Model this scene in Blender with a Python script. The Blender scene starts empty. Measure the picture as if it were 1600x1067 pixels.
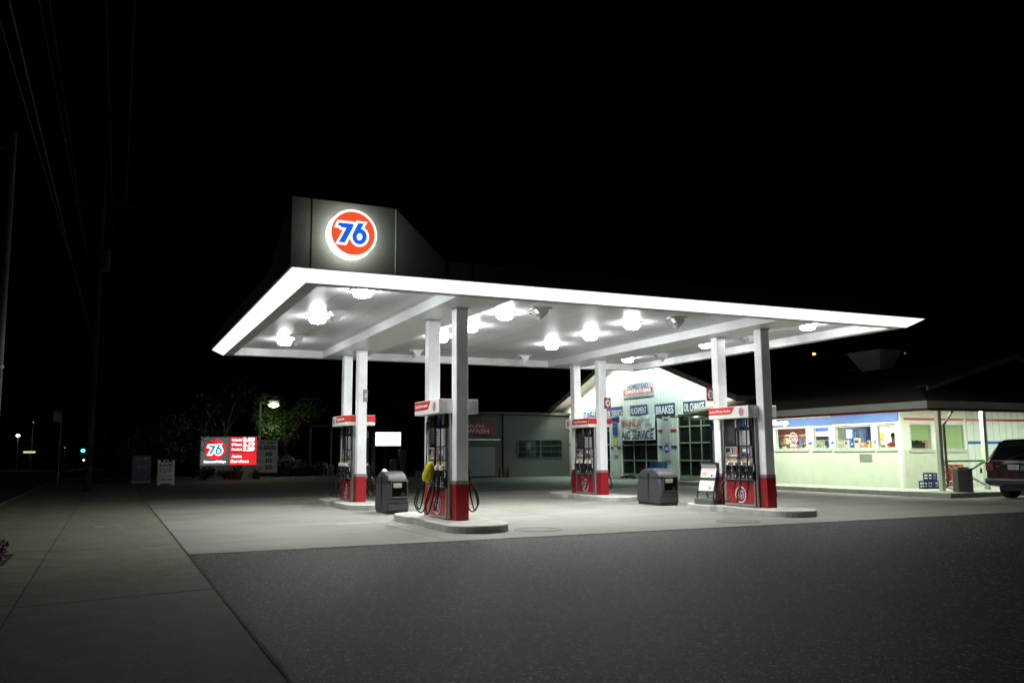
import bpy, math, random
from mathutils import Matrix, Vector
R = math.radians
random.seed(7)
S = bpy.context.scene
COL = S.collection

# ------------------------------------------------------------------ camera, world, exposure
cam = bpy.data.cameras.new("camera")
co = bpy.data.objects.new("camera", cam)
COL.objects.link(co)
co.matrix_world = (Matrix.Translation((0, 0, 1.454)) @ Matrix.Rotation(-0.43187, 4, 'Z')
                   @ Matrix.Rotation(math.pi/2 + 0.12813, 4, 'X') @ Matrix.Rotation(-0.00666, 4, 'Z'))
cam.sensor_width = 36
cam.lens = 1358.6/1600*36
cam.clip_end = 2000
S.camera = co
w = bpy.data.worlds.new("World")
S.world = w
w.use_nodes = True
w.node_tree.nodes["Background"].inputs[0].default_value = (0.25, 0.3, 0.5, 1)
w.node_tree.nodes["Background"].inputs[1].default_value = 0.0006
S.view_settings.view_transform = 'Standard'
S.view_settings.look = 'None'
S.view_settings.gamma = 1
S.view_settings.exposure = 0
S.cycles.use_denoising = True
S.cycles.max_bounces = 7
S.cycles.diffuse_bounces = 4
S.cycles.glossy_bounces = 3
S.cycles.sample_clamp_indirect = 6
S.cycles.caustics_reflective = False
S.cycles.caustics_refractive = False
LAMP_W = 34.0       # watts of each canopy lamp

# ------------------------------------------------------------------ materials
MC = {}
def M(name, col=(.5, .5, .5), rough=.5, metal=0, var=.12, vs=6, bump=0, bs=60, emit=0, ecol=None, spec=.5,
      stretch=(1, 1, 1), coat=0, speck=None, stain=None):
    """procedural surface: colour broken up by noise, roughness too, optional bump, speckle and stains"""
    if name in MC: return MC[name]
    m = bpy.data.materials.new(name); m.use_nodes = True
    nt = m.node_tree; N = nt.nodes; L = nt.links
    b = N["Principled BSDF"]
    b.inputs["Roughness"].default_value = rough
    b.inputs["Metallic"].default_value = metal
    b.inputs["Specular IOR Level"].default_value = spec
    b.inputs["Coat Weight"].default_value = coat
    tc = N.new("ShaderNodeTexCoord"); mp = N.new("ShaderNodeMapping")
    mp.inputs["Scale"].default_value = stretch
    L.new(tc.outputs["Object"], mp.inputs[0])
    c = (*col, 1)
    if emit:
        b.inputs["Emission Color"].default_value = (*(ecol or col), 1)
        b.inputs["Emission Strength"].default_value = emit
        b.inputs["Base Color"].default_value = c
        MC[name] = m; return m
    n = N.new("ShaderNodeTexNoise"); n.inputs["Scale"].default_value = vs
    n.inputs["Detail"].default_value = 8; n.inputs["Roughness"].default_value = .62
    L.new(mp.outputs[0], n.inputs[0])
    r = N.new("ShaderNodeValToRGB")
    r.color_ramp.elements[0].position = .3; r.color_ramp.elements[1].position = .72
    r.color_ramp.elements[0].color = tuple(max(0, x*(1-var)) for x in col) + (1,)
    r.color_ramp.elements[1].color = tuple(min(1, x*(1+var)) for x in col) + (1,)
    L.new(n.outputs[0], r.inputs[0])
    out = r.outputs[0]
    if stain:   # (scale, amount, colour)
        n2 = N.new("ShaderNodeTexNoise"); n2.inputs["Scale"].default_value = stain[0]; n2.inputs["Detail"].default_value = 6
        L.new(mp.outputs[0], n2.inputs[0])
        r2 = N.new("ShaderNodeValToRGB"); r2.color_ramp.elements[0].position = .5; r2.color_ramp.elements[1].position = .68
        r2.color_ramp.elements[0].color = (0, 0, 0, 1); r2.color_ramp.elements[1].color = (stain[1],)*3 + (1,)
        L.new(n2.outputs[0], r2.inputs[0])
        mx = N.new("ShaderNodeMixRGB"); L.new(r2.outputs[0], mx.inputs[0]); L.new(out, mx.inputs[1])
        mx.inputs[2].default_value = (*stain[2], 1); out = mx.outputs[0]
    if speck:   # (scale, threshold, colour)
        v = N.new("ShaderNodeTexVoronoi"); v.inputs["Scale"].default_value = speck[0]
        L.new(tc.outputs["Object"], v.inputs[0])
        g = N.new("ShaderNodeSeparateColor"); L.new(v.outputs["Color"], g.inputs[0])
        mt = N.new("ShaderNodeMath"); mt.operation = 'GREATER_THAN'; mt.inputs[1].default_value = speck[1]
        L.new(g.outputs[0], mt.inputs[0])
        mx = N.new("ShaderNodeMixRGB"); L.new(mt.outputs[0], mx.inputs[0]); L.new(out, mx.inputs[1])
        mx.inputs[2].default_value = (*speck[2], 1); out = mx.outputs[0]
    L.new(out, b.inputs["Base Color"])
    mr = N.new("ShaderNodeMapRange"); mr.inputs[3].default_value = max(0.02, rough*.82); mr.inputs[4].default_value = min(1, rough*1.2)
    L.new(n.outputs[0], mr.inputs[0]); L.new(mr.outputs[0], b.inputs["Roughness"])
    if bump:
        n3 = N.new("ShaderNodeTexNoise"); n3.inputs["Scale"].default_value = bs; n3.inputs["Detail"].default_value = 4
        L.new(mp.outputs[0], n3.inputs[0])
        bu = N.new("ShaderNodeBump"); bu.inputs["Strength"].default_value = bump; bu.inputs["Distance"].default_value = .02
        L.new(n3.outputs[0], bu.inputs["Height"]); L.new(bu.outputs[0], b.inputs["Normal"])
    MC[name] = m; return m

def wave_bump(m, direction, scale, strength, dist=.02, lines=False):
    nt = m.node_tree; N = nt.nodes; L = nt.links
    wv = N.new("ShaderNodeTexWave"); wv.bands_direction = direction; wv.inputs["Scale"].default_value = scale
    wv.wave_profile = 'SAW'
    tc = N.new("ShaderNodeTexCoord"); L.new(tc.outputs["Object"], wv.inputs[0])
    bu = N.new("ShaderNodeBump"); bu.inputs["Strength"].default_value = strength; bu.inputs["Distance"].default_value = dist
    L.new(wv.outputs[0], bu.inputs["Height"]); L.new(bu.outputs[0], N["Principled BSDF"].inputs["Normal"])
    if lines:      # dark seam at every panel joint
        b = N["Principled BSDF"]; src = b.inputs["Base Color"].links[0].from_socket
        r = N.new("ShaderNodeValToRGB"); r.color_ramp.elements[0].position = .0; r.color_ramp.elements[0].color = (.45, .45, .45, 1)
        r.color_ramp.elements[1].position = .05; r.color_ramp.elements[1].color = (1, 1, 1, 1)
        L.new(wv.outputs[0], r.inputs[0]); mx = N.new("ShaderNodeMixRGB"); mx.blend_type = 'MULTIPLY'; mx.inputs[0].default_value = 1
        L.new(src, mx.inputs[1]); L.new(r.outputs[0], mx.inputs[2]); L.new(mx.outputs[0], b.inputs["Base Color"])
    return m

def glass_mat(name, tint=(1, 1, 1), fac=.07):
    if name in MC: return MC[name]
    m = bpy.data.materials.new(name); m.use_nodes = True
    nt = m.node_tree; N = nt.nodes; L = nt.links; N.clear()
    o = N.new("ShaderNodeOutputMaterial"); t = N.new("ShaderNodeBsdfTransparent"); g = N.new("ShaderNodeBsdfGlossy")
    t.inputs[0].default_value = (*tint, 1); g.inputs["Roughness"].default_value = .02
    mx = N.new("ShaderNodeMixShader"); mx.inputs[0].default_value = fac
    L.new(t.outputs[0], mx.inputs[1]); L.new(g.outputs[0], mx.inputs[2]); L.new(mx.outputs[0], o.inputs[0])
    MC[name] = m; return m

WHITE = M("white_metal", (.84, .84, .85), .32, var=.05, vs=3, stain=(2.1, .3, (.5, .5, .46)))
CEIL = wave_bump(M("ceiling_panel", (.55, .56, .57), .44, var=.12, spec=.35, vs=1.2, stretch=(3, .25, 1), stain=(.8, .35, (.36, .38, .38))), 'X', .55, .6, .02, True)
BEAM = M("beam_white", (.72, .73, .74), .35, var=.06, vs=2)
RED = M("red_paint", (.30, .010, .016), .35, var=.12, vs=4)
REDB = M("bright_red", (.45, .014, .02), .35, var=.08, vs=6)
REDO = M("header_red", (.58, .03, .025), .35, var=.05)
GREYB = M("grey_band", (.2, .21, .21), .5)
DARKF = M("fascia_grey", (.145, .148, .135), .42, var=.15, vs=1.5, stretch=(.4, 1, 2))
BLACK = M("black_plastic", (.012, .012, .014), .35, var=.3, vs=10)
RUBBER = M("hose_rubber", (.008, .008, .009), .28)
STEEL = M("brushed_steel", (.5, .5, .5), .34, metal=.9, var=.1, vs=8, stretch=(20, 20, .6))
CHROME = M("chrome", (.75, .76, .78), .12, metal=1, var=.03)
PANELG = M("pump_grey", (.22, .23, .25), .4, var=.1)
PLASW = M("white_plastic", (.75, .75, .72), .4, var=.05)
YEL = M("yellow_bag", (.72, .6, .02), .3, var=.1, vs=12, bump=.4, bs=14)
BLUE = M("blue_paint", (.02, .07, .35), .35, var=.08)
NAVY = M("navy_panel", (.012, .03, .14), .4, var=.1)
WTXT = M("white_vinyl", (.8, .8, .8), .4, var=.03)
DTXT = M("dark_vinyl", (.02, .02, .025), .5)
BTXT = M("blue_vinyl", (.015, .04, .22), .4)
RTXT = M("red_vinyl", (.45, .02, .03), .4)
CONC = M("pad_concrete", (.245, .248, .215), .72, var=.2, vs=.8, bump=.25, bs=90, stain=(.45, .75, (.17, .172, .155)), stretch=(.55, 1.3, 1), speck=(55, .93, (.24, .24, .22)))
WALKC = M("sidewalk_concrete", (.185, .187, .132), .8, var=.28, vs=2.2, bump=.35, bs=110, stain=(.8, .6, (.155, .157, .105)), speck=(58, .955, (.08, .08, .06)))
CURBC = M("kerb_concrete", (.42, .42, .40), .7, var=.15, vs=5, bump=.3, bs=70, stain=(3, .5, (.2, .2, .2)))
ISLT = M("island_concrete", (.5, .47, .41), .75, var=.15, vs=3, bump=.3, bs=80, stain=(2.2, .6, (.26, .24, .21)))
ASPH = M("asphalt", (.025, .027, .0225), .62, spec=.22, var=.9, vs=38, bump=1.0, bs=55, stain=(.5, .5, (.02, .022, .018)), speck=(44, .92, (.24, .25, .23)))
ASPH2 = M("old_asphalt", (.12, .14, .12), .85, var=.25, vs=5, bump=.5, bs=60)
SOIL = M("planter_soil", (.02, .015, .012), .95, var=.4, vs=30, bump=1, bs=60)
SEAM = M("joint_filler", (.02, .02, .018), .95)
BINP = M("bin_plastic", (.045, .045, .05), .5, var=.25, vs=9, bump=.12, bs=160)
WALLW = M("store_cream_wall", (.55, .62, .50), .7, var=.07, vs=2.5, bump=.1, bs=60, stain=(1.5, .25, (.45, .47, .36)))
GARW = M("garage_siding", (.66, .71, .66), .6, var=.06, vs=2, stain=(1.1, .3, (.5, .55, .5)))
TRIMW = M("trim_white", (.72, .75, .7), .5, var=.05)
FASC = M("eave_fascia", (.52, .56, .50), .5, var=.08)
REDTR = M("trim_red", (.2, .015, .03), .45, var=.1)
ROOF = M("roof_shingle", (.15, .115, .08), .9, var=.4, vs=14, bump=.9, bs=22, stretch=(1, 3, 1))
DGLASS = M("dark_garage_glass", (.010, .016, .014), .04, spec=.6, var=.3, vs=1.5)
GGLASS = glass_mat("window_glass", (.97, 1, .98), .06)
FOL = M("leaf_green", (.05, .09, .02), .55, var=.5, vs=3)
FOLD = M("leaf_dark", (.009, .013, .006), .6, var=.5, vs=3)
BARK = M("bark", (.07, .05, .035), .9, var=.3, vs=12, bump=.8, bs=20)
CARP = M("car_paint", (.008, .008, .012), .16, coat=1, var=.1)
GALV = M("galvanised", (.2, .21, .2), .55, metal=.3, var=.2, vs=4, stretch=(1, 1, .2))

def E(name, col, s): return M(name, col, emit=s, ecol=col)

# ------------------------------------------------------------------ mesh building
class MB:
    def __init__(s): s.v = []; s.f = []; s.m = []; s.mats = []; s.X = Matrix.Identity(4)
    def mi(s, m):
        if m not in s.mats: s.mats.append(m)
        return s.mats.index(m)
    def add(s, vs, fs, m):
        b = len(s.v); s.v += [tuple(s.X @ Vector(p)) for p in vs]
        k = s.mi(m)
        for f in fs: s.f.append([b+i for i in f]); s.m.append(k)
        return s
    def box(s, x0, x1, y0, y1, z0, z1, m, bv=0):
        if x0 > x1: x0, x1 = x1, x0
        if y0 > y1: y0, y1 = y1, y0
        if bv:
            pts = []
            b = bv
            for z, i in ((z0, b), (z0+b, 0), (z1-b, 0), (z1, b)):
                for (cx, cy, sx, sy) in ((x0, y0, 1, 1), (x1, y0, -1, 1), (x1, y1, -1, -1), (x0, y1, 1, -1)):
                    e = i + b
                    if (sx, sy) in ((1, 1), (-1, -1)): pr = [(cx+sx*i, cy+sy*e), (cx+sx*e, cy+sy*i)]
                    else: pr = [(cx+sx*e, cy+sy*i), (cx+sx*i, cy+sy*e)]
                    pts += [(p[0], p[1], z) for p in pr]
            fs = [[7, 6, 5, 4, 3, 2, 1, 0], [24+i for i in range(8)]]
            for r in range(3):
                for i in range(8):
                    j = (i+1) % 8; fs.append([r*8+i, r*8+j, r*8+8+j, r*8+8+i])
            return s.add(pts, fs, m)
        v = [(x0, y0, z0), (x1, y0, z0), (x1, y1, z0), (x0, y1, z0), (x0, y0, z1), (x1, y0, z1), (x1, y1, z1), (x0, y1, z1)]
        return s.add(v, [[3, 2, 1, 0], [4, 5, 6, 7], [0, 1, 5, 4], [1, 2, 6, 5], [2, 3, 7, 6], [3, 0, 4, 7]], m)
    def prism(s, pts, a, b, m, axis='z'):
        """2-D outline extruded from a to b; axis z: (x,y); y: (x,z); x: (y,z)"""
        f = {'z': lambda p, t: (p[0], p[1], t), 'y': lambda p, t: (p[0], t, p[1]), 'x': lambda p, t: (t, p[0], p[1])}[axis]
        n = len(pts); v = [f(p, a) for p in pts] + [f(p, b) for p in pts]
        fs = [list(range(n))[::-1], [n+i for i in range(n)]] + [[i, (i+1) % n, n+(i+1) % n, n+i] for i in range(n)]
        return s.add(v, fs, m)
    def cyl(s, p0, p1, r0, r1, m, n=16, caps=True):
        p0 = Vector(p0); p1 = Vector(p1); d = (p1-p0).normalized()
        u = d.orthogonal().normalized(); w_ = d.cross(u)
        v = [tuple(p0+(u*math.cos(t)+w_*math.sin(t))*r0) for t in [2*math.pi*i/n for i in range(n)]]
        v += [tuple(p1+(u*math.cos(t)+w_*math.sin(t))*r1) for t in [2*math.pi*i/n for i in range(n)]]
        fs = [[i, (i+1) % n, n+(i+1) % n, n+i] for i in range(n)]
        if caps: fs += [list(range(n))[::-1], [n+i for i in range(n)]]
        return s.add(v, fs, m)
    def tube(s, pts, r, m, n=8):
        """smooth tube through points (Catmull-Rom)"""
        P = [Vector(p) for p in pts]
        if len(P) > 2:
            Q = []
            for i in range(len(P)-1):
                a = P[max(0, i-1)]; b = P[i]; c = P[i+1]; d = P[min(len(P)-1, i+2)]
                for k in range(6):
                    t = k/6
                    Q.append(.5*((2*b)+(c-a)*t+(2*a-5*b+4*c-d)*t*t+(3*b-a-3*c+d)*t**3))
            Q.append(P[-1]); P = Q
        rs = r if isinstance(r, (list, tuple)) else None
        v = []; u = (P[1]-P[0]).orthogonal().normalized()
        for i, p in enumerate(P):
            d = (P[min(i+1, len(P)-1)]-P[max(i-1, 0)]).normalized()
            u = (u-d*u.dot(d)).normalized(); w_ = d.cross(u)
            rr = r if rs is None else rs[0]+(rs[1]-rs[0])*i/(len(P)-1)
            v += [tuple(p+(u*math.cos(2*math.pi*k/n)+w_*math.sin(2*math.pi*k/n))*rr) for k in range(n)]
        fs = []
        for i in range(len(P)-1):
            for k in range(n): fs.append([i*n+k, i*n+(k+1) % n, (i+1)*n+(k+1) % n, (i+1)*n+k])
        fs += [list(range(n))[::-1], [(len(P)-1)*n+k for k in range(n)]]
        return s.add(v, fs, m)
    def lathe(s, prof, m, n=24, c=(0, 0, 0)):
        v = []
        for r, z in prof: v += [(c[0]+r*math.cos(2*math.pi*k/n), c[1]+r*math.sin(2*math.pi*k/n), c[2]+z) for k in range(n)]
        fs = [[i*n+k, i*n+(k+1) % n, (i+1)*n+(k+1) % n, (i+1)*n+k] for i in range(len(prof)-1) for k in range(n)]
        return s.add(v, fs, m)
    def text(s, t, x, z, h, m, width=None, y=0, off=0, shear=0, ext=.002, align='CENTER', line=1):
        """lettering in the local xz plane facing -y; h = capital height"""
        vs, fs, ww, hh = text_mesh(t, off, shear, ext/h*.7, line)
        k = h/.7
        kx = k if width is None else width/ww
        x0 = x-ww*kx/2 if align == 'CENTER' else x
        return s.add([(x0+p[0]*kx, y-p[2]*k, z+p[1]*k) for p in vs], fs, m)
    def build(s, name, parent=None, smooth=False, loc=None):
        me = bpy.data.meshes.new(name)
        me.from_pydata(s.v, [], s.f)
        for mm in s.mats: me.materials.append(mm)
        me.polygons.foreach_set("material_index", s.m)
        if smooth:
            me.polygons.foreach_set("use_smooth", [True]*len(s.f))
        me.update()
        o = bpy.data.objects.new(name, me); COL.objects.link(o)
        if smooth: 
            try: me.set_sharp_from_angle(angle=R(40))
            except Exception: pass
        if parent: o.parent = parent
        if loc: o.location = loc
        return o

TXT = {}
def text_mesh(t, off, shear, ext, line):
    key = (t, off, shear, round(ext, 4), line)
    if key in TXT: return TXT[key]
    cu = bpy.data.curves.new("t", 'FONT'); cu.body = t; cu.offset = off; cu.shear = shear; cu.extrude = ext
    cu.space_line = line; cu.resolution_u = 3; cu.align_x = 'CENTER' if '\n' in t else 'LEFT'
    ob = bpy.data.objects.new("t", cu); COL.objects.link(ob)
    dg = bpy.context.evaluated_depsgraph_get(); dg.update()
    me = bpy.data.meshes.new_from_object(ob.evaluated_get(dg))
    vs = [tuple(v.co) for v in me.vertices]; fs = [list(p.vertices) for p in me.polygons]
    bpy.data.objects.remove(ob); bpy.data.curves.remove(cu); bpy.data.meshes.remove(me)
    if not vs: TXT[key] = ([], [], 1, 1); return TXT[key]
    mx = min(v[0] for v in vs); Mx = max(v[0] for v in vs)
    vs = [(v[0]-mx, v[1], v[2]) for v in vs]
    TXT[key] = (vs, fs, Mx-mx, 1)
    return TXT[key]

def thing(name, label, cat, loc=(0, 0, 0), rz=0, group=None):
    o = bpy.data.objects.new(name, None); COL.objects.link(o)
    o.location = loc; o.rotation_euler = (0, 0, rz); o['label'] = label; o['category'] = cat
    if group: o['group'] = group
    return o
def tag(o, label, cat, group=None):
    o['label'] = label; o['category'] = cat
    if group: o['group'] = group
    return o
def struct(o, label=None):
    o['kind'] = 'structure'
    if label: o['label'] = label
    return o
def copy_tree(o, parent=None, **kw):
    c = o.copy(); COL.objects.link(c); c.parent = parent
    for ch in [x for x in bpy.data.objects if x.parent == o]: copy_tree(ch, c)
    return c
FX = -math.pi/2      # turns a thing built facing -y so that it faces -x (local +x = world -y)

def leaves(mb, c, rad, n, size, m, rnd, squash=.8, hollow=.35):
    for _ in range(n):
        while True:
            p = Vector((rnd.uniform(-1, 1), rnd.uniform(-1, 1), rnd.uniform(-1, 1)))
            if hollow < p.length < 1: break
        q = Vector(c)+Vector((p.x*rad, p.y*rad, p.z*rad*squash))
        s = size*rnd.uniform(.6, 1.3)
        u = Vector((rnd.uniform(-1, 1), rnd.uniform(-1, 1), rnd.uniform(-1, 1))).normalized(); w_ = u.orthogonal().normalized()
        mb.add([tuple(q-u*s), tuple(q+w_*s*.45), tuple(q+u*s), tuple(q-w_*s*.45)], [[0, 1, 2, 3]], m)
def emblem(mb, cx, cz, r, y, glow=0, ring=None, white=None, red=None, blue=None, step=.004):
    """round 76 badge in the xz plane facing -y"""
    wm = white or WTXT; rm = red or REDO; bm = blue or BTXT
    n = 40
    def disc(rr, yy, m):
        mb.add([(cx+rr*math.cos(2*math.pi*k/n), yy, cz+rr*math.sin(2*math.pi*k/n)) for k in range(n)], [list(range(n))], m)
    disc(r, y, wm); disc(r*.9, y-step, rm)
    seventy_six(mb, cx, cz, r, y-2*step, wm, bm, step)

def seventy_six(mb, cx, cz, r, y, wm, bm, step):
    k = r/1.0
    seven = [(-.60, .42), (.10, .42), (.05, .22), (-.28, -.42), (-.55, -.42), (-.20, .20), (-.45, .20), (-.50, .10), (-.70, .10)]
    seven = [(-.62, .40), (.02, .40), (-.04, .20), (-.36, -.44), (-.62, -.44), (-.30, .20), (-.52, .20), (-.56, .27), (-.68, .27)]
    six_o = []
    for i in range(22):
        a = R(125+i*(310-0)/21*1.0)
        six_o.append((.26+.30*math.cos(a)*1.0, -.12+.33*math.sin(a)))
    # ring of the six
    ring_out = [(.27+.31*math.cos(2*math.pi*i/28)+.02*math.sin(2*math.pi*i/28), -.12+.34*math.sin(2*math.pi*i/28)) for i in range(28)]
    ring_in = [(.27+.12*math.cos(2*math.pi*i/28)+.01*math.sin(2*math.pi*i/28), -.13+.15*math.sin(2*math.pi*i/28)) for i in range(28)]
    stem = [(-.03, -.05), (.20, .46), (.46, .46), (.27, .14), (.10, -.02)]
    def grow(poly, d):
        mx = sum(p[0] for p in poly)/len(poly); mz = sum(p[1] for p in poly)/len(poly)
        n = len(poly); out = []
        area = sum(poly[i][0]*poly[(i+1) % n][1]-poly[(i+1) % n][0]*poly[i][1] for i in range(n))
        sg = 1 if area > 0 else -1
        for i in range(n):
            a = Vector(poly[i-1]); b = Vector(poly[i]); c = Vector(poly[(i+1) % n])
            d1 = (b-a).normalized(); d2 = (c-b).normalized()
            n1 = Vector((d1.y, -d1.x))*sg; n2 = Vector((d2.y, -d2.x))*sg
            nn = (n1+n2); L = max(.6, nn.length/2) if nn.length > 0 else 1
            nn = nn.normalized()
            out.append(tuple(b+nn*d/L))
        return out
    def poly(pts, yy, m): mb.add([(cx+p[0]*k, yy, cz+p[1]*k) for p in pts], [list(range(len(pts)))], m)
    for j, pl in enumerate((seven, ring_out, stem)):
        poly(grow(pl, .1), y-j*.0005, wm)
    poly(seven, y-step, bm)
    v = [(cx+p[0]*k, y-step*1.1, cz+p[1]*k) for p in ring_out+ring_in]
    mb.add(v, [[i, (i+1) % 28, 28+(i+1) % 28, 28+i] for i in range(28)], bm)
    poly(stem, y-step*1.2, bm)
    poly(ring_in, y-step*1.4, wm)

# ================================================================== SETTING
struct(MB().box(-400, 400, -60, 600, -.5, -.14, ASPH2).build("ground"))
struct(MB().box(-14, -3.05, -40, 400, -.139, -.13, ASPH2).build("street"))
# asphalt forecourt sheet in front of and around the pad
struct(MB().box(1.13, 60, -20, 13.95, -.13, 0, ASPH).build("forecourt_asphalt"))
mb = MB(); mb.box(1.13, 60, 31.4, 120, -.13, -.004, ASPH2); mb.box(-2.9, 1.129, 50, 120, -.13, -.006, ASPH2)
struct(mb.build("rear_yard_asphalt"))
mb = MB()
xs = [1.14, 5.3, 9.45, 13.6, 17.75, 21.9, 26.05, 30.2, 60]; ys = [13.96, 18.3, 22.65, 27.0, 31.39]
for i in range(len(xs)-1):
    for j in range(len(ys)-1):
        if xs[i] > 23.4 and ys[j] > 18.5: pass
        mb.box(xs[i]+.004, xs[i+1]-.004, ys[j]+.004, ys[j+1]-.004, -.13, .004+.0006*((i*3+j*5) % 4), CONC)
mb.box(1.13, 60, 13.95, 31.4, -.13, -.004, SEAM)
struct(mb.build("concrete_pad"))
# sidewalk slabs
mb = MB()
yj = [-12, -6.5, -1.2, 4.6, 10.1, 15.6, 21.2, 26.8, 32.4, 38, 43.6, 49.9]
for j in range(len(yj)-1):
    sk = .20
    y0, y1 = yj[j]+.006, yj[j+1]-.006
    for (x0, x1, s0) in ((-.765, 1.12, 0), (-2.88, -.78, -1)):
        if x0 < -1 and yj[j] == 10.1:
            # panel with the planting hole cut out: frame of four pieces
            mb.prism([(x0, y0), (x1, y0), (x1, 13.75), (x0, 13.45)], -.13, .006, WALKC)
            mb.prism([(-1.22, 13.71), (x1, 13.75), (x1, 15.3), (-1.22, 15.3)], -.13, .006, WALKC)
            mb.prism([(x0, 15.3), (x1, 15.3), (x1, y1), (x0, y1)], -.13, .006, WALKC)
            continue
        mb.prism([(x0, y0-.2 if x0 > -1 and j else y0), (x1, y0+.2 if x0 > -1 and j else y0), (x1, y1+(.2 if x0 > -1 else 0)), (x0, y1-(.2 if x0 > -1 else 0))], -.13, .006+.0015*(j % 3), WALKC)
mb.box(-2.9, 1.13, -12, 50, -.13, -.008, SEAM)
struct(mb.build("sidewalk"))
struct(MB().box(-3.05, -2.9, -40, 120, -.13, .0, CURBC).build("kerb"))
struct(MB().box(-2.85, -1.23, 13.5, 15.25, -.007, -.002, SOIL).build("planter_soil"))

mb = MB(); rnd = random.Random(3)
def ragged(p, q, n, w0):
    a = Vector(p); b = Vector(q); d = (b-a).normalized(); nn = Vector((-d.y, d.x)); L1 = []; L2 = []
    for k in range(n+1):
        c = a.lerp(b, k/n); L1.append(c+nn*w0*rnd.uniform(.2, 1.3)); L2.append(c-nn*w0*rnd.uniform(.2, 1.3))
    v = [(c.x, c.y, .0115) for c in L1]+[(c.x, c.y, .0115) for c in L2]
    mb.add(v, [[k, k+1, n+2+k, n+1+k] for k in range(n)], SEAM)
ragged((1.135, 1.0), (1.135, 31), 260, .022); ragged((1.15, 13.955), (30, 13.955), 240, .02)
struct(mb.build("joint_sealant"))
mb = MB()
for k in range(70):
    x, y = rnd.uniform(-2.6, 1.0), rnd.uniform(4, 22); r_ = rnd.uniform(.006, .018); a = rnd.uniform(0, 6)
    mb.add([(x+r_*math.cos(a+q*1.57)*(1 if q % 2 else .6), y+r_*math.sin(a+q*1.57)*(1 if q % 2 else .6), .0125) for q in range(4)], [[0, 1, 2, 3]], SEAM if k % 4 else CURBC)
o = mb.build("sidewalk_grit"); o['kind'] = 'stuff'; o['label'] = "dark grit and leaf crumbs scattered over the sidewalk"
mb = MB(); rnd = random.Random(9)
for (cx_, cy_) in ((5.2, 17.4), (7.5, 17.3), (5.1, 24.8), (13.0, 17.5), (15.3, 17.0), (13.0, 25.0), (9.6, 19.5), (3.4, 21.0), (10.8, 23.0), (18.4, 19.0)):
    for q in range(7):
        x, y = cx_+rnd.gauss(0, .3), cy_+rnd.gauss(0, .7); rr = rnd.uniform(.02, .11); n_ = 12
        mb.add([(x+rr*(1+.3*math.sin(3*k+q))*math.cos(2*math.pi*k/n_)*.8, y+rr*(1+.3*math.cos(2*k+q))*math.sin(2*math.pi*k/n_), .0085+.0002*q) for k in range(n_)], [list(range(n_))], M("oil_spot", (.12, .12, .10), .5, var=.4, vs=20))
o = mb.build("oil_spots"); o['kind'] = 'stuff'; o['label'] = "dark oil and fuel drips on the concrete beside the pumps"
# manhole rings and small debris on the pad
for (x, y, lb) in ((7.55, 15.25, "round steel tank cover in the concrete right of the nearest pump island"), (12.15, 15.0, "round steel tank cover in front of the right pump island")):
    mb = MB(); mb.lathe([(0, .0095), (.40, .0095), (.40, .0075)], M("cover_steel", (.22, .22, .195), .8, var=.25, vs=9), 40)
    mb.lathe([(.43, .0075), (.43, .0105), (.47, .0105), (.47, .0075)], M("cover_ring", (.10, .095, .09), .6), 40)
    tag(mb.build("tank_cover", loc=(x, y, 0)), lb, "cover", "round tank covers")
tag(MB().box(-.09, .09, -.012, .012, .007, .012, PLASW).build("litter_scrap", loc=(-.1, 20.3, 0)), "small pale scrap of litter lying on the sidewalk", "litter")
tag(MB().box(4.42, 5.12, 18.42, 18.50, .0066, .009, PLASW).build("painted_stripe"), "short white painted stripe on the pad left of the island", "marking")

# ================================================================== CANOPY
XA, YA, CW, CD = 2.656, 14.581, 14.963, 12.599
XB, YB = XA+CW, YA+CD
Z1, Z0, ZT, INS = 4.585, 4.402, 4.92, .291
can = thing("gas_station_canopy", "flat white canopy with glowing edge band over the four pump islands", "canopy", (10.1, 20.9, 0))
def cpart(mb, name, parent=None, smooth=False):
    o = mb.build(name, None, smooth); o.parent = parent or can
    o.location = -Vector(can.location) if parent is None else (0, 0, 0)
    return o
BAND = E("light_band_glow", (.95, .98, 1.0), 1.5)
mb = MB()
o_ = [(XA, YA), (XB, YA), (XB, YB), (XA, YB)]
i_ = [(XA+INS, YA+INS), (XB-INS, YA+INS), (XB-INS, YB-INS), (XA+INS, YB-INS)]
v = [(x, y, Z1) for x, y in o_]+[(x, y, Z0) for x, y in i_]
mb.add(v, [[0, 1, 5, 4], [3, 0, 4, 7], [1, 2, 6, 5], [2, 3, 7, 6]], BAND)
cpart(mb, "light_band")
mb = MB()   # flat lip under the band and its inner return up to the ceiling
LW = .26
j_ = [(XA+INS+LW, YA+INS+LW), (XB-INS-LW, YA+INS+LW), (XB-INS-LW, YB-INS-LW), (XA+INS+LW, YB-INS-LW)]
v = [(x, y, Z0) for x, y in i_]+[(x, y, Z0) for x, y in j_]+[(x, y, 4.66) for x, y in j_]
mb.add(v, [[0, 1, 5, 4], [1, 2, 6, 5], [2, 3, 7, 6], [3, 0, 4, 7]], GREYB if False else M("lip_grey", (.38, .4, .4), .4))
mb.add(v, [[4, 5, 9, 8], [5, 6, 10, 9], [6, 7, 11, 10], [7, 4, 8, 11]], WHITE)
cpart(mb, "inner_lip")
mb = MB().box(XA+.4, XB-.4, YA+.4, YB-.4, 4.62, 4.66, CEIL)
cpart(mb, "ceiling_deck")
mb = MB()    # dark upper fascia and roof skin
t = .035
mb.box(XA-t, XB+t, YA-t, YA+.08, Z1+.004, ZT, DARKF); mb.box(XA-t, XB+t, YB-.08, YB+t, Z1+.004, ZT, DARKF)
mb.box(XA-t, XA+.08, YA+.08, YB-.08, Z1+.004, ZT, DARKF); mb.box(XB-.08, XB+t, YA+.08, YB-.08, Z1+.004, ZT, DARKF)
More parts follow.
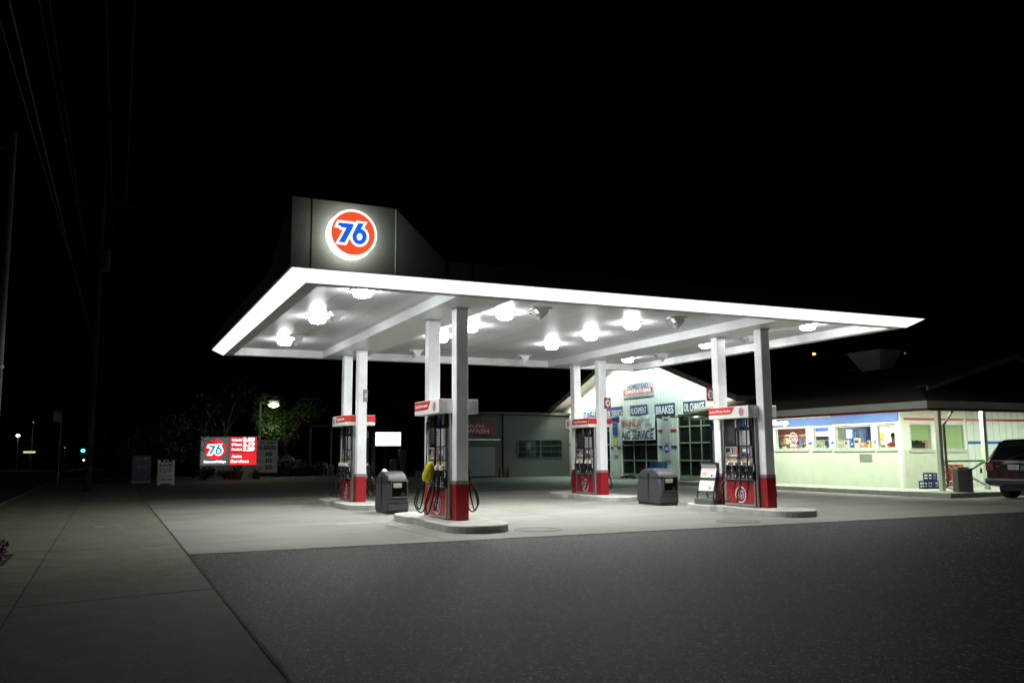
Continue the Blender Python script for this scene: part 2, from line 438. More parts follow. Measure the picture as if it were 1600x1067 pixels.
mb.box(XA+.08, XB-.08, YA+.08, YB-.08, ZT-.1, ZT-.04, DARKF)
cpart(mb, "upper_fascia")
mb = MB()   # raised corner sign tower: front and left trapezoid panels, sloped back
A_, B_, C_, D_, B2 = (XA-t, YA-t-.01, 5.80), (4.44, YA-t-.01, 5.79), (5.38, YA-t-.01, ZT), (XA-t-.01, 16.75, ZT), (4.44, YA+.3, 5.79)
b0, c0, d0 = (XA-t, YA-t-.01, Z1+.01), (5.38, YA-t-.01, Z1+.01), (XA-t-.01, 16.75, Z1+.01)
A2 = (XA+.3, YA+.3, 5.8)
mb.add([b0, c0, C_, B_, A_], [[0, 1, 2, 3, 4]], DARKF)
mb.add([d0, b0, A_, D_], [[0, 1, 2, 3]], DARKF)
mb.add([A_, B_, B2, A2, D_, C_, (3.2, 16.75, ZT), (5.38, YA+.4, ZT)], [[0, 1, 2, 3], [0, 3, 6, 4], [1, 5, 7, 2], [3, 2, 7, 6]], DARKF)
cpart(mb, "sign_tower")
for x in (2.955, 4.44): cpart(MB().box(x-.008, x+.008, YA-t-.016, YA-t-.012, Z1+.02, 5.78, WHITE if x > 4 else BLACK), "panel_seam")
for x in (5.9, 8.9, 11.9, 14.9): cpart(MB().box(x-.006, x+.006, YA-t-.004, YA-t, Z1+.02, ZT-.01, BLACK), "panel_seam")
for x0 in (5.84, 13.64):
    mb = MB().box(x0, x0+1.13, YA+INS+LW+.01, YB-INS-LW-.01, 4.405, 4.62, BEAM)
    cpart(mb, "beam")
mb = MB(); mb.X = Matrix.Translation((10.28, YA+.1, 4.5)) @ Matrix.Rotation(0, 4, 'X')
mb.X = Matrix.Translation((10.28, YA+.155, 4.47)) @ Matrix.Rotation(R(-57.8), 4, 'X')
mb.text("ConocoPhillips", 0, -.03, .075, M("faded_letters", (.5, .52, .55), emit=1.1, ecol=(.62, .64, .7)), width=.8)
cpart(mb, "faded_lettering")
# columns
CX = (6.27+.13, 14.08+.13); CY = (16.29, 23.94)
cdefs = []
def column(x, y):
    c = MB().box(x-.13, x+.13, y, y+.26, .155, 4.405, WHITE, bv=.012).build("column", can); c.location = -Vector(can.location)
    b = MB(); b.box(x-.137, x+.137, y-.007, y+.267, .151, .853, RED); b.box(x-.136, x+.136, y-.006, y+.266, .853, .925, GREYB)
    bo = b.build("column_wrap", c)
    b = MB().box(x-.15, x+.15, y-.02, y+.28, 4.385, 4.404, BEAM).build("cap_plate", c)
    return c
for x in CX:
    for y in CY:
        column(x, y); column(x, y+1.661)
def plate(x, y, z, txt, fill):
    mb = MB(); mb.X = Matrix.Translation((x, y, z))
    mb.box(-.0, .22, -.015, .015, -.17, .17, RED if txt != "0" else M("plate_grey", (.2, .2, .2), .5))
    mb.add([(.11+.085*math.cos(k*math.pi/12), -.02, .12*math.sin(k*math.pi/12)) for k in range(24)], [list(range(24))], PLASW)
    mb.text(txt, .11, -.06, .12, DTXT, y=-.022, off=.02)
    cpart(mb, "number_plate")
plate(14.25, 23.92, 3.03, "4", 1); plate(13.93, 18.26, 2.93, "2", 1)
mb = MB(); mb.X = Matrix.Translation((6.40, 23.93, 3.1)); mb.box(.02, .14, -.012, .004, -.17, .17, M("plate_grey", (.2, .2, .2), .5))
mb.text("0", .085, -.06, .13, WTXT, y=-.016, width=.06); cpart(mb, "number_plate")

# 76 disc sign on the tower
sg = thing("round_emblem_sign", "round glowing 76 sign on the canopy's raised corner panel", "sign", (3.61, YA-t-.012, 5.195))
sg.scale = (.94, .94, .94)
SW = E("sign_white", (.93, 1, .88), 7); SR = E("sign_orange_red", (.95, .10, .03), .95); SB = E("sign_blue", (.01, .13, .85), .95); SFW = E("sign_face_white", (1, 1, .98), 1.25)
mb = MB(); n = 48
mb.cyl((0, -.05, 0), (0, -.27, 0), .445, .445, SW, n, caps=False)
mb.cyl((0, -.27, 0), (0, -.272, 0), .445, .43, SFW, n)
mb.build("drum", sg)
MB().cyl((0, 0, 0), (0, -.05, 0), .12, .12, BLACK, 16).build("mount", sg)
mb = MB(); mb.cyl((0, -.268, 0), (0, -.271, 0), .449, .449, BLACK, n, caps=False)
mb.build("rim", sg)
mb = MB(); mb.add([(.40*math.cos(2*math.pi*k/n), -.277, .40*math.sin(2*math.pi*k/n)) for k in range(n)], [list(range(n))], SR)
seventy_six(mb, .0, -.0, .43, -.281, SFW, SB, .004); mb.build("emblem", sg)

# lamps under the canopy
LG = E("lamp_glass", (.95, .98, 1.0), 130)
def make_lamp():
    r = thing("canopy_lamp", "", "lamp")
    mb = MB(); mb.box(-.22, .22, -.22, .22, 4.59, 4.619, WHITE, bv=.01); mb.build("housing", r)
    mb = MB(); mb.lathe([(.0, 4.455), (.10, 4.458), (.155, 4.475), (.185, 4.52), (.19, 4.588)], LG, 20); mb.build("glass_bowl", r, True)
    ld = bpy.data.lights.new("canopy_lamp_light", 'SPOT'); ld.energy = LAMP_W*10; ld.color = (.98, 1.0, .94); ld.shadow_soft_size = .14
    ld.spot_size = R(150); ld.spot_blend = .9
    lo = bpy.data.objects.new("lamp_light", ld); COL.objects.link(lo); lo.parent = r; lo.location = (0, 0, 4.42)
    return r
lamps = [(4.26, 24.22, "leftmost canopy lamp, at the far end of the left bay"), (4.22, 19.85, "middle lamp of the canopy's left bay"), (4.3, 16.2, "lamp just below the round 76 sign in the left bay"),
         (8.02, 22.0, "lamp between the columns of the two left islands, farthest of three"), (8.02, 19.85, "lamp right of the near column top, middle of three"), (7.98, 17.7, "lamp right of the near column, closest to the front band"),
         (11.58, 22.35, "lamp of the centre bay farthest from the front band, left of the right beam"), (11.58, 20.1, "lamp in the middle of the centre bay's second row"), (11.52, 17.95, "lamp of the centre bay's second row nearest the front band"),
         (15.62, 24.65, "lamp over the far right island beside the garage gable"), (15.6, 20.4, "lamp behind the rear column of the right island"), (15.68, 16.4, "rightmost canopy lamp, right of the near right column")]
L0 = make_lamp()
for i, (x, y, lb) in enumerate(lamps):
    o = L0 if i == 0 else copy_tree(L0)
    o.location = (x, y, 0); o['label'] = lb; o['group'] = "lamps under the canopy"
# small hooded cameras / speakers
def make_flood():
    r = thing("ceiling_speaker", "", "speaker")
    MB().box(-.22, .22, -.13, .13, 4.59, 4.619, BEAM, bv=.008).build("base_plate", r)
    mb = MB(); mb.prism([(-.13, 4.59), (.15, 4.59), (.13, 4.50), (.02, 4.40), (-.02, 4.42)], -.1, .1, BEAM, 'y'); mb.build("housing", r)
    mb = MB(); mb.cyl((-.10, -.02, 4.45), (-.02, -.10, 4.40), .055, .07, BEAM, 14); mb.build("horn", r)
    mb = MB(); mb.tube([(-.2, 0, 4.59), (-.28, .02, 4.52), (-.16, .03, 4.47)], .008, CHROME, 6); mb.build("cable", r)
    return r
F0 = make_flood()
fl = [(4.43, 18.9, "hooded speaker right of the left bay's middle lamp"), (4.45, 23.4, "hooded speaker beside the leftmost lamp, far end"), (8.43, 25.3, "small hooded speaker behind the rear column of the near island"), (8.5, 16.9, "hooded speaker near the front band between the lamp rows"),
      (12.14, 25.4, "hooded speaker at the far edge of the centre bay"), (12.08, 16.85, "hooded speaker under the faded lettering of the front band"), (16.05, 23.25, "hooded speaker in front of the garage gable"), (15.7, 18.64, "hooded speaker half behind the right near column")]
for i, (x, y, lb) in enumerate(fl):
    o = F0 if i == 0 else copy_tree(F0)
    o.location = (x, y, 0); o.rotation_euler = (0, 0, R(-12)); o['label'] = lb; o['group'] = "hooded speakers under the canopy ceiling"

# ================================================================== ISLANDS
def island_outline(g=0):
    P = []
    r = .62+g
    def arc(cy, a0, a1, rr, n=14): return [(rr*math.cos(R(a0+(a1-a0)*k/n)), cy+rr*math.sin(R(a0+(a1-a0)*k/n))) for k in range(n+1)]
    P += arc(-1.66, 180, 360, r)
    P += [(r, -.45), (.52+g*.6, -.35), (.52+g*.6, .55), (r, .72)]
    P += arc(1.50, 0, 180, r*1.0, 10)
    P += [(-r, .72), (-.52-g*.6, .55), (-.52-g*.6, -.35), (-r, -.45)]
    return P
def make_island():
    r = thing("pump_island", "", "kerb island")
    MB().prism(island_outline(-.07), 0, .151, ISLT).build("top_slab", r)
    mb = MB(); a = island_outline(0); b = island_outline(-.07); n = len(a)
    v = [(x, y, 0) for x, y in a]+[(x, y, .13) for x, y in a]+[(x*.985, y*.993, .148) for x, y in a]+[(x, y, .1495) for x, y in b]
    fs = []
    for rr in range(3):
        for i in range(n): fs.append([rr*n+i, rr*n+(i+1) % n, (rr+1)*n+(i+1) % n, (rr+1)*n+i])
    k1 = len(fs)
    mb.add(v, fs[:n], CURBC); mb.add(v, fs[n:], M("kerb_steel_edge", (.62, .62, .6), .5, var=.15, vs=8))
    mb.build("kerb_edge", r)
    mb = MB(); a_ = R(-42); dx, dy = math.cos(a_), math.sin(a_)
    mb.cyl((.612*dx, -1.66+.612*dy, .07), (.624*dx, -1.66+.624*dy, .07), .035, .035, BLACK, 12); mb.build("drain_hole", r)
    return r
I0 = make_island()
isl = [(CX[0], 17.25, "nearest pump island, front left under the canopy"), (CX[1], 17.25, "right front pump island with the poster stand on its back end"), (CX[0], 24.9, "far left pump island behind the first bin"), (CX[1], 24.9, "far pump island in front of the garage bays")]
for i, (x, y, lb) in enumerate(isl):
    o = I0 if i == 0 else copy_tree(I0)
    o.location = (x, y, 0); o['label'] = lb; o['group'] = "kerbed pump islands"
    if i == 1: o.scale = (.92, .93, 1)

# ================================================================== PUMPS
def make_pump(logo_right=True, label="", flip=False, loc=(0, 0, 0), bag=False):
    r = thing("fuel_pump", label, "fuel pump", loc, 0, "fuel dispensers on the islands")
    z = 0.0     # local z=0 is island top
    Y0, Y1, XH = -.69, .52, .21
    mb = MB()
    mb.box(-XH+.03, XH-.03, Y0, Y1, .0, 2.12, BLACK)
    mb.box(-XH+.06, XH-.06, Y0-.012, Y0+.04, .05, 2.12, M("end_panel", (.3, .28, .27), .4, var=.1), bv=.008)
    for sx in (-1, 1):
        mb.cyl((sx*(XH-.04), Y0+.005, .02), (sx*(XH-.04), Y0+.005, 2.12), .035, .035, STEEL, 10)
        mb.cyl((sx*(XH-.04), Y1-.005, .02), (sx*(XH-.04), Y1-.005, 2.12), .035, .035, STEEL, 10)
        mb.box(sx*(XH-.05), sx*XH, Y0+.07, Y1-.07, 1.90, 2.12, BLACK)
    mb.box(-XH+.035, XH-.035, Y0+.02, Y1-.02, 0.001, .05, STEEL)
    mb.build("cabinet", r)
    for sx in (-1, 1):
        rot = FX if sx < 0 else -FX
        T = Matrix.Rotation(rot, 4, 'Z')
        yc = (Y0+Y1)/2*(-1 if sx < 0 else 1)   # local x of the cabinet centre on that face
        W = Y1-Y0
        def face():
            m_ = MB(); m_.X = T @ Matrix.Translation((yc, 0, 0)); return m_
        f = -XH
        mb = face()     # bottom red door with emblem
        mb.box(-W/2+.08, W/2-.10, f, f+.04, .07, .60, REDB, bv=.008)
        for x in (-.4, -.13, .12, .2): mb.box(x-.003, x+.003, f-.001, f, .08, .36, RED)
        mb.box(-W/2+.081, W/2-.101, f-.003, f+.001, .42, .595, RED)
        dr = mb.build("lower_door", r)
        mb = face(); mb.X = mb.X @ Matrix.Translation((0, 0, .28)) @ Matrix.Scale(1.0, 4)
        ring = [(.20*math.cos(2*math.pi*k/32), .20*math.sin(2*math.pi*k/32)) for k in range(32)]
        rin = [(.172*math.cos(2*math.pi*k/32), .172*math.sin(2*math.pi*k/32)) for k in range(32)]
        mb.add([(p[0]+.02, f-.008, p[1]) for p in ring]+[(p[0]+.02, f-.008, p[1]) for p in rin], [[i, (i+1) % 32, 32+(i+1) % 32, 32+i] for i in range(32)], WTXT)
        seventy_six(mb, .02, 0, .18, f-.008, WTXT, BTXT, .003)
        mb.build("emblem", dr)
        mb = face(); mb.box(-W/2+.06, -W/2+.09, f-.006, f+.02, .06, .62, STEEL); mb.box(W/2-.10, W/2-.06, f-.006, f+.02, .06, .62, STEEL)
        mb.box(-W/2+.06, W/2-.06, f-.01, f+.02, .02, .065, M("kick_plate", (.35, .35, .34), .5)); mb.build("door_frame", r)
        # nozzle boot row
        mb = face()
        mb.prism([(f+.02, .62), (f-.05, .64), (f-.05, .70), (f-.02, 1.02), (f+.02, 1.04)], -W/2+.07, W/2-.07, PANELG, 'x')
        for k in range(4):
            x = -.42+k*.27
            mb.box(x-.02, x+.17, f-.058, f+.0, .66, .98, BLACK, bv=.01)
            mb.add([(x+.075+.03*math.cos(a*math.pi/8), f-.0595, .72+.03*math.sin(a*math.pi/8)) for a in range(16)], [list(range(16))], PLASW)
        mb.build("nozzle_boots", r)
        # grade buttons
        mb = face(); mb.box(-W/2+.10, W/2-.10, f-.012, f+.02, 1.05, 1.16, M("grade_bar", (.36, .33, .26), .4))
        cols = [(.7, .25, .03), (.7, .25, .03), (.55, .05, .03), (.7, .3, .05), (.6, .1, .03), (.75, .35, .05)]
        for k in range(6):
            mb.box(-.40+k*.145, -.34+k*.145, f-.018, f-.012, 1.12, 1.155, M("btn%d" % (k % 3), cols[k % 3], .4)); mb.box(-.42+k*.145, -.31+k*.145, f-.016, f-.012, 1.06, 1.10, PLASW)
        mb.build("grade_buttons", r)
        # screens and card reader
        mb = face(); mb.box(-W/2+.10, W/2-.10, f-.02, f+.02, 1.18, 1.44, PANELG, bv=.006)
        mb.box(-.46, -.2, f-.024, f-.02, 1.29, 1.40, BLACK); mb.box(.12, .42, f-.024, f-.02, 1.2, 1.42, M("panel_blue", (.09, .11, .17), .35))
        mb.box(-.40, -.30, f-.027, f-.023, 1.26, 1.31, M("amber", (.7, .2, .03), .4)); mb.box(-.27, -.24, f-.03, f-.02, 1.28, 1.38, PLASW)
        mb.box(-.08, .03, f-.026, f-.02, 1.27, 1.41, M("keypad", (.55, .12, .07), .4)); mb.box(.17, .30, f-.028, f-.023, 1.31, 1.38, PLASW); mb.box(.34, .4, f-.028, f-.023, 1.27, 1.39, PLASW)
        mb.box(-.3, .06, f-.026, f-.02, 1.21, 1.235, PLASW); mb.box(.16, .28, f-.026, f-.02, 1.22, 1.25, BLACK)
        mb.build("display_panel", r)
        # upper posters
        mb = face(); mb.box(-.05, .43, f-.008, f+.02, 1.47, 1.82, M("sticker_grey", (.42, .42, .43), .4, var=.15, vs=14))
        for q in range(5): mb.box(-.03, .01, f-.011, f-.008, 1.5+q*.06, 1.53+q*.06, DTXT)
        for q in range(4): mb.box(.06, .38, f-.011, f-.008, 1.54+q*.07, 1.55+q*.07, M("txtgrey", (.25, .25, .26), .5))
        mb.box(-.50, -.10, f-.006, f+.02, 1.50, 2.0, M("smoked_panel", (.05, .05, .05), .12, var=.3, vs=4))
        mb.box(.02, .24, f-.008, f+.02, 1.91, 2.10, M("blue_sticker", (.03, .12, .5), .4)) if not flip else mb.box(-.05, .25, f-.008, f+.02, 1.88, 2.10, M("smoked_panel", (.05, .05, .05), .12))
        for x in (-.09, -.02, .29, .38): mb.box(x, x+.035, f-.012, f-.006, 1.90, 2.10, PLASW)
        mb.build("notice_panel", r)
        # hoses and nozzles
        hx = [(-.36, -.62, -.40), (-.08, -.30, -.12), (.20, .46, .16), (.47, .66, .43)]
        for k, (xt, xb, xn) in enumerate(hx):
            mb = face()
            xn_ = -.36+k*.27
            xt_ = [-.44, .07, .12, .40][k]; bow = [-.16, -.22, .22, .16][k]; dep = [.24, .40, .36, .22][k]; low = [.17, .12, .11, .2][k]
            pts = [(xt_, f-.06, 2.10), (xt_, f-.075, 1.8), (xt_+.01, f-.085, 1.3), (xt_+(.03 if bow > 0 else -.02), f-.10, .9), ((xt_*.6+xn_*.4)+bow*.2, f-.14, .5),
                   ((xt_+xn_)/2+bow*.35, f-.1-dep*.5, low), (xn_+bow*.75, f-.1-dep*.75, .3), (xn_+bow*.7, f-.06-dep*.6, .62), (xn_+.02, f-.17, .80), (xn_+.055, f-.12, .92)]
            mb.tube(pts, .0155, RUBBER, 8)
            h = mb.build("hose", r, True)
            mb = face(); mb.cyl((xt_, f-.07, 1.97), (xt_, f-.075, 1.78), .026, .022, CHROME, 10); mb.build("swivel", h, True)
            mb = face()
            mb.tube([(xn_+.05, f-.125, .88), (xn_+.075, f-.115, .98), (xn_+.10, f-.085, 1.01), (xn_+.12, f-.05, .96), (xn_+.10, f-.04, .84)], .017, CHROME, 8)
            mb.box(xn_+.03, xn_+.09, f-.16, f-.09, .86, .99, BLACK, bv=.012)
            mb.tube([(xn_+.05, f-.155, .88), (xn_+.02, f-.20, .93), (xn_+.07, f-.16, 1.0)], .008, BLACK, 6)
            mb.box(xn_+.05, xn_+.125, f-.155, f-.09, .975, 1.07, PLASW, bv=.016)
            nz = mb.build("nozzle", r, True)
            if bag and sx < 0 and k == 1:
                mb = face(); mb.X = mb.X @ Matrix.Translation((xn_+.03, f-.17, .95)) @ Matrix.Rotation(R(36), 4, 'Y') @ Matrix.Scale(1.12, 4)
                mb.lathe([(.0, -.20), (.085, -.185), (.10, -.08), (.085, .06), (.06, .15), (.035, .2), (0, .21)], YEL, 14)
                mb.build("out_of_order_bag", r, True)
    # header sign
    mb = MB(); hx_, y0, y1, z0, z1 = .43, -.76, .76, 2.12, 2.41
    mb.box(-hx_, hx_, y0, y1, z0, z1, PLASW, bv=.008)
    hd = mb.build("header_sign", r)
    for sx in (-1, 1):
        T = Matrix.Rotation(FX if sx < 0 else -FX, 4, 'Z')
        mb = MB(); mb.X = T
        f = -hx_-.003
        lr = logo_right if sx < 0 else not logo_right
        s = 1 if lr else -1
        zt = z1-.012; zb = z0+.10
        if s > 0: poly = [(-.755, zt), (.26, zt), (.12, zb), (-.755, zb)]
        else: poly = [(-.26+.0, zt), (.757, zt), (.757, zb), (-.36, zb)]
        mb.add([(p[0], f, p[1]) for p in poly], [list(range(4))], REDO)
        mb.text("Quality PROclean Gasoline", -.31*1 if s > 0 else .22, zb+.055, .062, WTXT, width=.80 if s > 0 else .86, y=f-.002, off=.012)
        emblem(mb, .50 if s > 0 else -.60, (z0+z1)/2, .105, f, step=.0025)
        mb.build("header_graphics", hd)
    if not logo_right:
        mb = MB()
        mb.add([(-hx_, y0-.003, z1-.012), (hx_, y0-.003, z1-.012), (hx_, y0-.003, z0+.10), (-hx_, y0-.003, z0+.10)], [[0, 1, 2, 3]], REDO)
        mb.build("header_graphics", hd)
    return r
make_pump(True, "nearest fuel pump, with a yellow bag over one nozzle", False, (CX[0], 17.25, .151), bag=True).name
make_pump(True, "fuel pump beside the poster stand, blue sticker under its header", False, (CX[1], 17.25, .151))
make_pump(False, "far left fuel pump, behind the first grey bin", True, (CX[0], 24.90, .151))
make_pump(False, "fuel pump in front of the garage, with red wraparound header", True, (CX[1], 24.90, .151))

# ================================================================== BINS
def make_bin(x, y, label, rz=0):
    r = thing("waste_bin", label, "waste bin", (x, y, 0), rz, "grey waste and windscreen-service bins")
    W, D = .70, 1.16
    def prof(g=0):
        P = [(-D/2+.04-g, .05), (-D/2-g, .10), (-D/2+.02-g, .60), (-D/2+.07-g, .84), (-D/2+.14, .93)]
        P += [(-D/2+.25, .985), (-.15, 1.03), (.1, 1.035), (D/2-.25, .99), (D/2-.12, .92), (D/2-.05+g, .80), (D/2+g, .5), (D/2+g, .10), (D/2-.04+g, .05)]
        return P
    mb = MB()
    P = prof(); n = len(P)
    xs_ = [(-W/2, .05), (-W/2+.04, 0), (W/2-.04, 0), (W/2, .05)]
    v = []
    for (xx, ins) in xs_:
        for (py, pz) in P:
            cy_ = py*(1-ins*1.2); cz_ = .5+(pz-.5)*(1-ins*1.2)
            tap = 1-.12*max(0, pz-.1)
            v.append((xx*tap, cy_, cz_))
    fs = [[k*n+i, k*n+(i+1) % n, (k+1)*n+(i+1) % n, (k+1)*n+i] for k in range(3) for i in range(n)]
    fs += [list(range(n))[::-1], [3*n+i for i in range(n)]]
    mb.add(v, fs, BINP)
    mb.box(-W/2+.03, W/2-.03, -D/2+.05, D/2-.05, 0, .06, BLACK)
    mb.build("body", r, True)
    mb = MB(); mb.box(-.34, .34, -D/2-.006, -D/2+.2, .80, .815, BLACK); mb.box(-.365, -.35, -D/2+.1, D/2-.1, .80, .81, BLACK)
    mb.box(-W/2*1.0-.004, -W/2+.03, -.012, .012, .08, .9, BLACK); mb.box(-.355, .355, -D/2-.004, -D/2+.05, .27, .277, BLACK)
    mb.build("seam", r)
    mb = MB()     # recessed mouth: raised rim with a dark box set in
    y = -D/2
    mb.box(-.24, .29, y-.035, y+.06, .39, .425, BINP, bv=.008); mb.box(-.24, .29, y-.015, y+.07, .785, .805, BINP, bv=.006)
    mb.box(-.24, -.215, y-.03, y+.06, .42, .79, BINP); mb.box(.265, .29, y-.03, y+.06, .42, .79, BINP)
    mb.box(-.215, .265, y-.003, y+.1, .425, .785, M("bin_mouth", (.004, .004, .004), 1, spec=.0))
    mb.build("mouth", r)
    mb = MB(); mb.box(-.17, .10, y-.03, y-.006, .64, .75, M("towel_holder", (.36, .31, .22), .5, var=.2, vs=30), bv=.005); mb.box(.08, .2, y-.02, y-.004, .45, .52, BLACK); mb.build("towel_box", r)
    return r
b1 = make_bin(6.50, 21.38, "grey plastic bin left of the nearest pump, crumpled paper on its lid", R(1))
b1.scale = (.80, .92, 1)
b2 = make_bin(14.16, 20.95, "grey plastic bin in the middle of the forecourt before the garage", R(-3))
b2.scale = (.88, 1.12, .98)
mb = MB()
pv = []
for k in range(14):
    a = 2*math.pi*k/14; rr = .07+.03*random.random(); pv.append((rr*math.cos(a), rr*math.sin(a), .01*random.random()))
pv += [(.04*math.cos(2*math.pi*k/7), .04*math.sin(2*math.pi*k/7), .04+.03*random.random()) for k in range(7)]
mb.add(pv, [[i, (i+1) % 14, 14+((i+1)//2) % 7] for i in range(14)]+[[14+i, 14+(i+1) % 7, (2*i+1) % 14] for i in range(7)]+[[14+i for i in range(7)]], PLASW)
tag(mb.build("crumpled_paper", loc=(6.33, 21.45, 1.035)), "crumpled white paper on top of the left bin's lid", "paper")

# ================================================================== POSTER STAND on the right island
ps = thing("poster_stand", "black framed double-sided poster stand on a grey base block at the right island", "sign stand", (13.98, 18.32, .151), R(-80))
mb = MB().box(-.32, .32, -.26, .30, 0, .15, M("stand_base", (.09, .09, .1), .6), bv=.02); mb.build("base", ps)
for s, nm in ((-1, "front_panel"), (1, "rear_panel")):
    mb = MB(); mb.X = Matrix.Translation((0, s*.2, .15)) @ Matrix.Rotation(s*R(15), 4, 'X')
    mb.box(-.28, -.255, -.012, .012, 0, .92, BLACK); mb.box(.255, .28, -.012, .012, 0, .92, BLACK)
    mb.box(-.28, .28, -.014, .014, .89, .925, BLACK); mb.box(-.28, .28, -.012, .012, .46, .53, BLACK); mb.box(-.28, .28, -.012, .012, .16, .185, BLACK)
    for (a, b) in ((.19, .455), (.535, .885)): mb.box(-.25, .25, -.009, .009, a, b, PLASW if s < 0 else M("poster_back", (.3, .3, .33), .5))
    pn = mb.build(nm, ps)
    if s < 0:
        mb = MB(); mb.X = Matrix.Translation((0, s*.2, .15)) @ Matrix.Rotation(s*R(15), 4, 'X')
        mb.box(-.2, .2, -.011, -.009, .76, .80, M("pale_red", (.7, .3, .28), .5)); mb.box(-.2, .2, -.011, -.009, .72, .735, M("pale_red", (.7, .3, .28), .5))
        mb.box(-.21, -.18, -.011, -.009, .8, .84, DTXT); mb.box(.18, .21, -.011, -.009, .8, .84, DTXT)
        mb.box(-.2, -.05, -.011, -.009, .58, .67, M("pale_tan", (.65, .4, .28), .5)); mb.box(.1, .15, -.011, -.009, .56, .61, DTXT); mb.box(.02, .2, -.011, -.009, .3, .31, M("pale_tan", (.65, .4, .28), .5)); mb.box(.1, .15, -.011, -.009, .24, .28, DTXT)
        mb.build("poster_print", pn)

# ================================================================== STORE  (front wall on x = 25.6, porch wall on y = 22.53)
XS, YP = 25.6, 22.53
GY0, GY1, XG = 33.4, 51.2, 27.2
st = thing("convenience_store", "single-storey cream shop with lit windows, blue band and hipped shingle roof", "shop building", (28, 28, 0))
def sp(mb, name, parent=None, smooth=False):
    o = mb.build(name, parent or st, smooth)
    if parent is None: o.location = -Vector(st.location)
    return o
# front wall (faces -x) with four openings; windows as (y_left(high), y_right(low), z0, z1)
wins = [(28.97, 27.14, 1.57, 2.43), (26.78, 25.90, 1.57, 2.42), (25.62, 23.80, 1.56, 2.41), (23.56, 22.53+.20, 1.56, 2.40)]
mb = MB()
mb.box(XS, XS+.15, YP, GY0, .10, 1.55, WALLW)
mb.box(XS, XS+.15, YP, GY0, 2.44, 3.05, TRIMW)
edges = [GY0]+[e for wn in wins for e in (wn[0], wn[1])]+[YP]
for k in range(0, len(edges), 2):
    mb.box(XS, XS+.15, edges[k+1], edges[k], 1.55, 2.44, TRIMW)
# porch wall (faces -y) with two windows
pw = [(26.08, 27.15, 1.50, 2.41), (27.66, 28.86, 1.50, 2.41)]
mb.box(XS+.15, 34, YP, YP+.15, .10, 1.49, WALLW); mb.box(XS+.15, 34, YP, YP+.15, 2.42, 3.05, TRIMW)
ex = [XS+.15, 26.08, 27.15, 27.66, 28.86, 34]
for k in range(0, 6, 2): mb.box(ex[k], ex[k+1], YP, YP+.15, 1.49, 2.42, TRIMW)
mb.box(34, 34.15, YP, GY0, .1, 3.05, WALLW); mb.box(XS, 34, GY0-.15, GY0-.01, .1, 3.05, WALLW)
wl = sp(mb, "wall")
mb = MB()    # board-and-batten part of the porch wall right of the windows
mb.box(29.0, 34, YP-.02, YP-.001, .12, 3.0, GARW)
for k in range(14): mb.box(29.02+k*.36, 29.035+k*.36, YP-.024, YP-.019, .12, 3.0, M("groove", (.3, .33, .3), .7))
sp(mb, "board_siding")
mb = MB(); mb.box(XS-.02, XS-.001, YP-.02, YP+.12, .12, 3.0, TRIMW, ); mb.box(XS, XS+.12, YP-.02, YP-.001, .12, 3.0, TRIMW); sp(mb, "corner_trim")
mb = MB()
mb.box(XS+.20, 28.9, YP-.012, YP-.002, 2.555, 2.635, REDB); mb.box(29.0, 34, YP-.032, YP-.026, 2.555, 2.635, REDB)
sp(mb, "red_stripe")
mb = MB(); mb.box(29.02, 34, YP-.032, YP-.026, 1.70, 1.80, M("stripe_blue", (.03, .1, .4), .4))
for (a, b) in ((27.13, 26.80), (25.88, 25.64), (23.78, 23.58), (22.70, 22.56)): mb.box(XS-.008, XS-.001, b+.06, a-.05, 1.74, 1.84, M("stripe_blue", (.03, .1, .4), .4))
sp(mb, "blue_stripe")
mb = MB(); mb.box(29.58, 29.68, YP-.034, YP-.021, .62, .80, BLACK); sp(mb, "outlet_cover")
mb = MB(); mb.box(XS-.012, XS-.001, 23.85, 24.45, 1.06, 1.36, M("vent_grey", (.22, .25, .2), .5))
for k in range(5): mb.box(XS-.016, XS-.012, 23.88, 24.42, 1.09+k*.055, 1.10+k*.055, GREYB)
sp(mb, "wall_vent")
FRM = M("window_frame", (.45, .5, .45), .4)
def window(y0, y1, z0, z1, face='x'):
    mb = MB(); a, b = min(y0, y1), max(y0, y1)
    def bx(u0, u1, d0, d1, zz0, zz1, m):
        if face == 'x': mb.box(XS+d0, XS+d1, u0, u1, zz0, zz1, m)
        else: mb.box(u0, u1, YP+d0, YP+d1, zz0, zz1, m)
    bx(a, a+.035, -.02, .06, z0, z1, FRM); bx(b-.035, b, -.02, .06, z0, z1, FRM)
    bx(a+.035, b-.035, -.02, .06, z1-.035, z1, FRM); bx(a+.035, b-.035, -.02, .06, z0, z0+.035, FRM)
    bx(a-.08, b+.08, -.05, -.002, z0-.10, z0-.01, FRM)
    fo = sp(mb, "window")
    mb = MB(); bx_ = None
    if face == 'x': mb.box(XS+.02, XS+.026, a+.035, b-.035, z0+.035, z1-.035, GGLASS)
    else: mb.box(a+.035, b-.035, YP+.02, YP+.026, z0+.035, z1-.035, GGLASS)
    g = mb.build("pane", fo)
    return fo
for wn in wins: window(*wn)
for wn in pw: window(*wn, face='y')
BL = M("blind_green", (.42, .52, .27), .6, var=.05, stretch=(1, 1, 40), vs=2)
mb = MB(); mb.box(26.12, 27.11, YP+.05, YP+.06, 1.83, 2.38, BL)
for k in range(14): mb.box(26.12, 27.11, YP+.045, YP+.05, 1.84+k*.04, 1.845+k*.04, M("blind_line", (.3, .38, .2), .6))
sp(mb, "blind")
mb = MB(); mb.box(27.70, 28.82, YP+.05, YP+.06, 1.54, 2.38, BL); mb.box(27.70, 28.82, YP+.045, YP+.05, 1.72, 1.73, M("blind_line", (.3, .38, .2), .6))
sp(mb, "blind")
